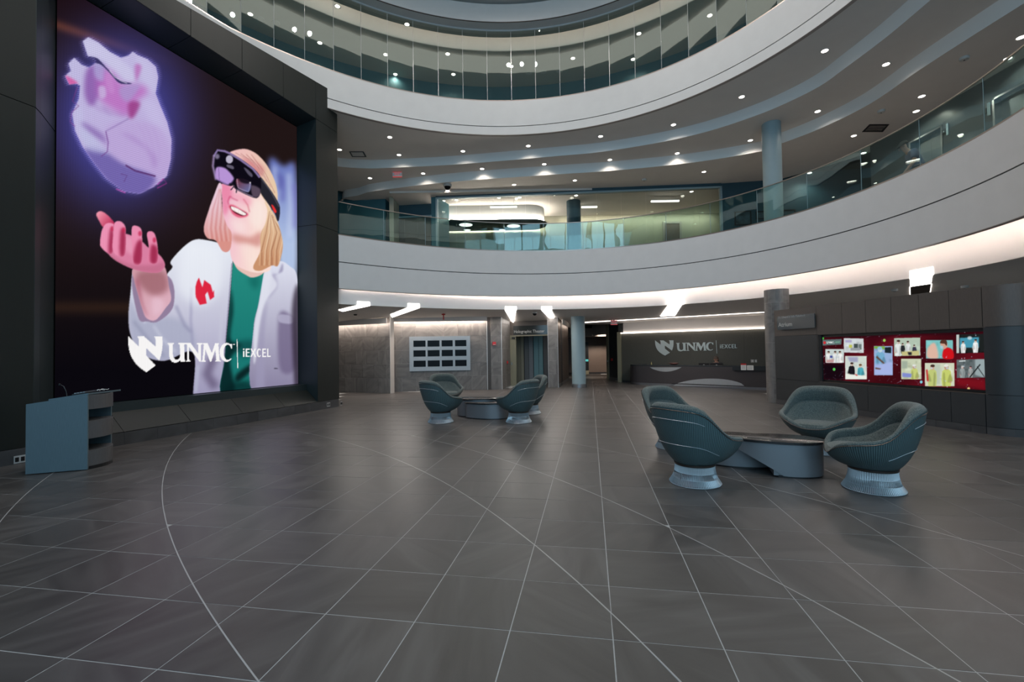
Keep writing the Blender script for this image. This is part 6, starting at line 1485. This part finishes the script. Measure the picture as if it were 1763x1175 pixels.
for k in range(8): pt.line(z5([(330 + k * 30, 150 + 3 * k), (520 + 26 * k, 210 + 26 * k), (650 + 22 * k, 380 + 32 * k)]), 1, (150, 80, 80) if k % 2 else (255, 226, 215), .6, .5, hm2)
hr = pt.poly(z5([(690, 700), (790, 830), (840, 940), (890, 1130), (890, 1250), (840, 1420), (770, 1420), (640, 1480), (560, 1440), (640, 1260), (640, 1080), (700, 940), (720, 800)]), gradv(360, (240, 208, 172), 450, (206, 150, 112)), .5)
for k in range(9): u = 640 + 28 * k; pt.line(z5([(740 + k * 6, 800 + 10 * k), (u + 30 + 9 * (k % 3), 1050), (u - 12 * (k % 2), 1250), (u - 10, 1420)]), 1.0 + .5 * (k % 3), (140, 84, 60) if k % 2 else (255, 232, 200), .7, .5, hr)
# headset: strap, visor, lenses
pt.poly(z5([(635, 425), (720, 520), (820, 670), (862, 770), (852, 900), (832, 915), (800, 830), (735, 735), (632, 575)]), (38, 38, 48), .5); pt.line(z5([(650, 440), (760, 590), (850, 760)]), 1.6, (92, 90, 104), .6, .8); pt.poly(z5([(764, 738), (790, 750), (824, 812), (800, 824)]), (236, 52, 52), .4)
vm = pt.poly(z5([(122, 160), (160, 114), (240, 125), (300, 152), (420, 222), (560, 325), (640, 425), (648, 560), (622, 645), (560, 655), (370, 565), (345, 520), (300, 525), (200, 492), (140, 462), (106, 300)]), (14, 11, 22), .5)
pt.line(z5([(118, 190), (160, 122), (240, 134), (300, 160), (420, 232), (560, 335), (636, 430)]), 3.6, (150, 130, 182), .6, .9); pt.line(z5([(120, 180), (108, 300), (142, 455)]), 3.2, (190, 165, 215), .8, .8)
pt.poly(z5([(148, 318), (250, 328), (338, 425), (330, 468), (272, 512), (182, 470), (138, 430)]), (196, 158, 228), .8, .95); pt.line(z5([(172, 320), (180, 460), (280, 512), (335, 470)]), 1, (120, 90, 150), .4, .9)
pt.ell(395, 274.5, 6.2, 7.2, (192, 186, 206), .6); pt.ell(374, 269.5, 4, 4.5, (150, 140, 170), .8, .8); pt.poly(z5([(268, 285), (330, 298), (345, 325), (330, 336), (270, 312)]), (110, 104, 124), .4, .9); pt.poly(z5([(455, 318), (500, 340), (552, 395), (545, 425), (500, 390)]), (96, 90, 110), .5, .9)
pt.poly(z5([(378, 445), (530, 485), (508, 592), (392, 548)]), gradl(408, 305, (120, 50, 60), 430, 330, (110, 122, 176)), .6, .95); pt.poly(z5([(400, 430), (520, 470), (500, 500), (420, 480)]), (20, 14, 26), 1, .9)
pt.line(z5([(378, 445), (392, 548), (508, 594), (532, 480)]), .9, (214, 200, 225), .3, .9); pt.poly(z5([(540, 520), (640, 560), (620, 645), (555, 640)]), (120, 100, 120), 1, .7); pt.line(z5([(370, 560), (480, 610), (560, 648)]), 1.6, (170, 150, 180), .5, .8)
pt.line(z5([(290, 500), (330, 500), (345, 530), (308, 570)]), 1.8, (40, 34, 50), .4); pt.line(z5([(345, 530), (375, 560), (370, 605)]), 1.8, (40, 34, 50), .4); pt.ell(430.5, 314.8, 1.2, 1.2, (255, 255, 255), .4)
# forearm and hand
pt.poly(z2([(600, 180), (620, 380), (665, 402), (715, 400), (780, 330), (760, 200)]), (150, 130, 160), .5)
am = pt.poly(z6([(425, 655), (432, 760), (470, 900), (505, 1020), (545, 1110), (630, 1128), (720, 1020), (772, 940), (752, 820), (712, 640), (600, 600)]), gradl(240, 470, (214, 160, 172), 285, 540, (226, 180, 196)), .5)
pt.poly(z6([(470, 690), (700, 680), (740, 850), (600, 900), (480, 800)]), (150, 92, 100), 5, .7, True, am); pt.poly(z6([(440, 780), (480, 760), (510, 960), (560, 1100), (500, 1000)]), (170, 96, 116), 3, .7, True, am); pt.poly(z6([(600, 930), (700, 950), (690, 1040), (610, 1080)]), (236, 198, 214), 4, .7, True, am)
pm = pt.poly(z6([(120, 430), (190, 515), (270, 585), (420, 658), (560, 690), (660, 690), (712, 640), (705, 585), (655, 520), (560, 460), (500, 405), (350, 335), (240, 400)]), (222, 130, 165), .5)
pt.poly(z6([(120, 440), (270, 560), (420, 620), (620, 620), (700, 590), (710, 640), (640, 700), (420, 668), (260, 600)]), (196, 110, 140), 3, .8, True, pm); pt.poly(z6([(340, 360), (420, 380), (420, 520), (350, 480)]), (238, 160, 190), 3, .8, True, pm)
pt.poly(z6([(84, 155), (118, 128), (172, 150), (246, 228), (240, 262), (152, 275), (110, 215)]), gradl(166, 368, (250, 160, 180), 192, 388, (190, 50, 90)), .5)
for L, dk_ in (([(143, 285), (178, 240), (238, 243), (246, 300), (238, 500), (190, 512), (124, 445), (126, 350)], [(210, 300), (243, 320), (238, 500), (195, 505)]), ([(250, 240), (298, 219), (344, 255), (356, 330), (346, 528), (270, 532), (234, 470), (240, 350)], [(308, 300), (354, 320), (346, 528), (300, 520)]), ([(410, 290), (438, 260), (494, 288), (506, 380), (500, 590), (432, 612), (414, 450)], [(455, 420), (505, 400), (500, 600), (430, 610), (420, 560)]), ([(550, 335), (588, 312), (626, 348), (650, 480), (640, 602), (560, 586), (566, 450)], [(590, 440), (648, 470), (640, 602), (580, 595)])):
    f = pt.poly(z6(L), gradl(172, 390, (242, 150, 185), 270, 440, (236, 140, 175)), .5); pt.poly(z6(dk_), (150, 24, 62), 2.5, .8, True, f)
    n0 = L[2]; pt.ell(*z6([(n0[0] - 8, n0[1] + 45)])[0], 3, 4.5, (196, 44, 84), .8, .8)
# logo
for L in LOGO_ALL + [L_TM]: pt.poly(zl_(L), (252, 250, 250), .25, 1, False)
pt.a *= (1 - .05 * (np.sin(X * 2 * math.pi / 2.2) * .5 + .5))[..., None]
vw = thing('video_wall', 'huge vertical LED video wall showing a woman with a headset and a hologram heart', 'video wall', tuple(PF.pt(ps(0), SB, -.72)))
MB().pbox(PF, ps(SL), ps(SR), SB, ZT, -.84, -.722).build('cabinet', m_black, vw, world=True)
o = screen_mesh('screen', PF, ps(SL), ps(SR), SB, ZT, -.715, 440, 470, pt, vw); o.matrix_parent_inverse = vw.matrix_basis.inverted()

# media screen on the right-hand wall
pm2 = Painter(1402, 558, 1704, 688, 3.0); X, Y = pm2.X, pm2.Y
pm2.a[:] = np.array([60, 10, 18]) + (np.sin(X * .035 + Y * .05)[..., None] * .5 + .5) * np.array([36, 6, 10])
zq = lambda L: [(1390 + .1815 * u, 555 + .1815 * v) for u, v in L]
CUR = None
Q = lambda pts, c, b=.3, a=1.0, s=False: pm2.poly(zq(pts), c, b, a, s, CUR)
rs_ = np.random.RandomState(5)
Q([(140, 390), (355, 390), (350, 560), (145, 555)], (16, 8, 16), 3, .9); Q([(560, 110), (830, 110), (640, 230), (560, 330)], (58, 8, 20), 5, .8); Q([(1420, 530), (1695, 540), (1695, 650), (1420, 600)], (130, 18, 30), 3, .8); Q([(140, 110), (820, 100), (1400, 80), (1690, 80), (1690, 110), (820, 135), (140, 150)], (30, 8, 16), 2, .6)
for k in range(150):
    u, v = rs_.uniform(140, 1690), rs_.uniform(95, 650); pm2.ell(*zq([(u, v)])[0], *(rs_.uniform(.3, 1.0, 2)), (150, 165, 190), .3, rs_.uniform(.3, .9))
for k in range(40):
    u, v = rs_.uniform(140, 1660), rs_.uniform(95, 640); pm2.line(zq([(u, v), (u + rs_.uniform(-70, 70), v + rs_.uniform(-50, 50))]), .5, (120, 130, 160), .3, .45)
for u, v, c in ((145, 152, (70, 190, 70)), (730, 173, (150, 200, 90)), (254, 448, (90, 200, 90)), (1080, 568, (130, 205, 220)), (1530, 632, (220, 190, 130))): pm2.ell(*zq([(u, v)])[0], 2.4, 2.6, c, .4)
def photo(x0, y0, x1, y1, c, skew=0):
    global CUR
    CUR = None; CUR = Q([(x0, y0), (x1, y0 + skew), (x1 + 2, y1 + skew), (x0 + 2, y1)], c); c = np.array(c)
    for k in range(26):
        u, v, w, h = rs_.uniform(x0, x1), rs_.uniform(y0, y1), rs_.uniform(8, 46), rs_.uniform(8, 40); Q([(u, v), (u + w, v + rs_.uniform(-6, 6)), (u + w, v + h), (u, v + h)], tuple(np.clip(c + rs_.uniform(-46, 26), 0, 255)), .7, .5)
def fig(u, v, h, coat_, head=(205, 165, 145), hair=(60, 45, 40)):
    d_ = tuple(np.array(coat_) * .78); sd = rs_.choice((-1, 1))
    Q([(u - h * .10, v - h * .02), (u - h * .24, v + h * .10), (u - h * .28, v + h * .55), (u - h * .22, v + h * 1.1), (u + h * .22, v + h * 1.1), (u + h * .28, v + h * .55), (u + h * .24, v + h * .10), (u + h * .10, v - h * .02)], coat_, .35, 1, False)
    Q([(u - sd * h * .10, v + h * .2), (u - sd * h * .20, v + h * .3), (u - sd * h * .16, v + h), (u - sd * h * .06, v + h)], d_, .6, .8, True); Q([(u + sd * h * .2, v + h * .25), (u + sd * h * .34, v + h * .62), (u + sd * h * .10, v + h * .72), (u + sd * h * .06, v + h * .62)], d_, .5, .8, True)
    pm2.ell(*zq([(u + sd * h * .22, v + h * .70)])[0], h * .010, h * .009, head, .3, .9, CUR)
    pm2.ell(*zq([(u, v - h * .13)])[0], h * .023, h * .028, head, .3, 1, CUR); pm2.ell(*zq([(u - sd * h * .02, v - h * .22)])[0], h * .024, h * .015, hair, .3, 1, CUR); pm2.ell(*zq([(u + sd * h * .04, v - h * .08)])[0], h * .013, h * .010, (190, 215, 220), .3, .8, CUR)
Q([(140, 168), (326, 160), (322, 212), (140, 222)], (92, 112, 112)); pm2.ell(*zq([(163, 195)])[0], 2.3, 2.6, (205, 50, 55), .3)
lk = lambda L, x, y, k_: [(x + (u - 520) * k_, y + (v - 202) * k_) for u, v in L]
for L in (L_U, L_N, L_M, L_C): pm2.poly(lk(L, 1422.8, 588.3, .0165), (235, 240, 238), .15, 1, False)
pm2.line(zq([(251, 180), (252, 208)]), .4, (190, 200, 200), .1); pm2.line(zq([(262, 191), (308, 188)]), 1.4, (120, 180, 150), .3)
photo(345, 152, 533, 288, (205, 212, 214), 4)
for u, v, w, h, c in ((360, 170, 60, 22, (170, 165, 200)), (395, 215, 30, 30, (190, 195, 90)), (440, 205, 40, 45, (70, 80, 80)), (485, 210, 30, 50, (110, 120, 120)), (410, 245, 90, 25, (150, 155, 160))): Q([(u, v), (u + w, v), (u + w, v + h), (u, v + h)], c, .4)
photo(170, 256, 346, 386, (196, 208, 206)); [fig(u, 300, 85, c) for u, c in ((200, (235, 238, 236)), (262, (228, 232, 232)), (310, (240, 242, 240)))]; Q([(215, 318), (238, 318), (238, 340), (215, 340)], (70, 80, 150), .4); Q([(180, 360), (250, 350), (250, 384), (180, 384)], (190, 150, 150), .6)
photo(358, 322, 562, 542, (205, 214, 206)); Q([(380, 330), (480, 330), (480, 380), (400, 375)], (150, 150, 185), 1, .8); fig(420, 415, 110, (28, 26, 32)); fig(505, 430, 110, (80, 170, 185), hair=(110, 80, 50)); Q([(362, 490), (560, 510), (560, 545), (362, 545)], (232, 236, 226), .6); Q([(440, 490), (480, 500), (470, 512)], (190, 60, 60), .5)
photo(632, 228, 808, 503, (150, 175, 215)); Q([(632, 228), (735, 228), (735, 260), (632, 250)], (120, 170, 70), .8); Q([(735, 240), (795, 236), (795, 295), (735, 290)], (30, 40, 44), .4); fig(690, 285, 170, (118, 172, 205), (180, 200, 215), (140, 190, 215)); Q([(640, 400), (800, 380), (808, 500), (640, 500)], (165, 180, 228), 2); Q([(660, 320), (735, 390), (720, 395), (650, 335)], (96, 70, 58), .6); Q([(645, 430), (700, 440), (690, 450), (645, 445)], (96, 70, 58), .6)
photo(822, 152, 1070, 322, (176, 194, 176), -6); [fig(u, v, h, c) for u, v, h, c in ((862, 205, 120, (226, 232, 230)), (905, 220, 70, (40, 44, 48)), (955, 205, 90, (222, 228, 226)), (1015, 235, 70, (60, 60, 80)))]; Q([(890, 280), (1060, 270), (1060, 318), (900, 318)], (196, 188, 130), .8); Q([(950, 285), (990, 285), (990, 312), (960, 312)], (36, 36, 44), .6)
photo(888, 348, 1080, 542, (198, 206, 178)); Q([(895, 370), (950, 370), (950, 440), (895, 440)], (150, 165, 150), 1, .8); fig(1015, 440, 130, (196, 205, 120), (190, 150, 130), (220, 225, 220)); Q([(900, 480), (990, 490), (985, 525), (900, 520)], (130, 140, 205), .8)
photo(1124, 170, 1380, 345, (120, 190, 190)); Q([(1145, 240), (1210, 200), (1240, 340), (1140, 335)], (225, 180, 160), 1.5, .95, True); pm2.poly(zq([(1290, 345), (1285, 280), (1310, 245), (1350, 245), (1383, 275), (1383, 345)]), (206, 22, 30), .5); pm2.ell(*zq([(1295, 215)])[0], 6.2, 7.4, (205, 160, 140), .4); pm2.poly(zq([(1260, 200), (1270, 172), (1310, 168), (1325, 190), (1320, 225), (1300, 205)]), (80, 50, 40), .4, 1, True); Q([(1258, 220), (1290, 228), (1285, 256), (1262, 250)], (160, 205, 215), .5)
photo(1114, 388, 1394, 608, (206, 212, 188)); Q([(1180, 400), (1262, 396), (1260, 590), (1190, 590)], (186, 196, 180), 1); fig(1185, 450, 160, (190, 200, 120), hair=(70, 50, 44)); fig(1320, 450, 170, (196, 206, 110), (190, 150, 130), (225, 228, 220)); Q([(1125, 450), (1140, 450), (1150, 560), (1135, 560)], (190, 40, 40), .6)
photo(1412, 118, 1690, 296, (30, 34, 34), -8); Q([(1412, 118), (1440, 115), (1440, 294), (1412, 296)], (190, 200, 196), .4); Q([(1446, 150), (1628, 142), (1628, 240), (1446, 245)], (70, 150, 175), .8); fig(1478, 205, 85, (232, 236, 236)); fig(1595, 190, 95, (236, 240, 240)); pm2.ell(*zq([(1540, 150)])[0], 4, 3, (210, 225, 230), .8, .8)
photo(1416, 356, 1686, 530, (96, 106, 108), -6); Q([(1440, 366), (1500, 362), (1500, 372), (1440, 376)], (210, 220, 220), .4); Q([(1590, 350), (1686, 350), (1686, 530), (1590, 500)], (150, 165, 168), 1); fig(1470, 440, 90, (150, 160, 160), (200, 150, 140), (190, 198, 196)); fig(1548, 440, 80, (160, 165, 165), (210, 130, 130), (60, 55, 55)); pm2.line(zq([(1540, 525), (1640, 400)]), 2, (30, 34, 36), .4); pm2.line(zq([(1610, 420), (1680, 520)]), 1.2, (36, 40, 42), .4)
CUR = None
for k in range(26):
    u, v = rs_.choice([170, 240, 590, 850, 1290, 1110, 1460, 1560]) + rs_.uniform(-50, 50), rs_.choice([100, 330, 430, 540, 585, 350]) + rs_.uniform(-30, 30)
    pm2.line(zq([(u, v), (u + rs_.uniform(-40, 40), v + rs_.uniform(-26, 26))]), .7, (150, 165, 195), .3, .55); pm2.ell(*zq([(u, v)])[0], .9, .9, (200, 212, 230), .3, .8)
md = thing('media_screen', 'wide media screen of small medical photographs on dark red in the right-hand wall', 'screen', tuple(PM.pt((sl_ + sr_) / 2, Z_L, -.1)))
zs0, zs1 = Z_L + .02, Z_M - .02
MB().pbox(PM, sl_ + .005, sr_ - .005, zs0, zs1, -.14, -.075).build('bezel', m_black, md, world=True)
o = screen_mesh('screen', PM, sl_ + .07, sr_ - .03, zs0 + .05, zs1 - .06, -.07, 500, 170, pm2, md); o.matrix_parent_inverse = md.matrix_basis.inverted()
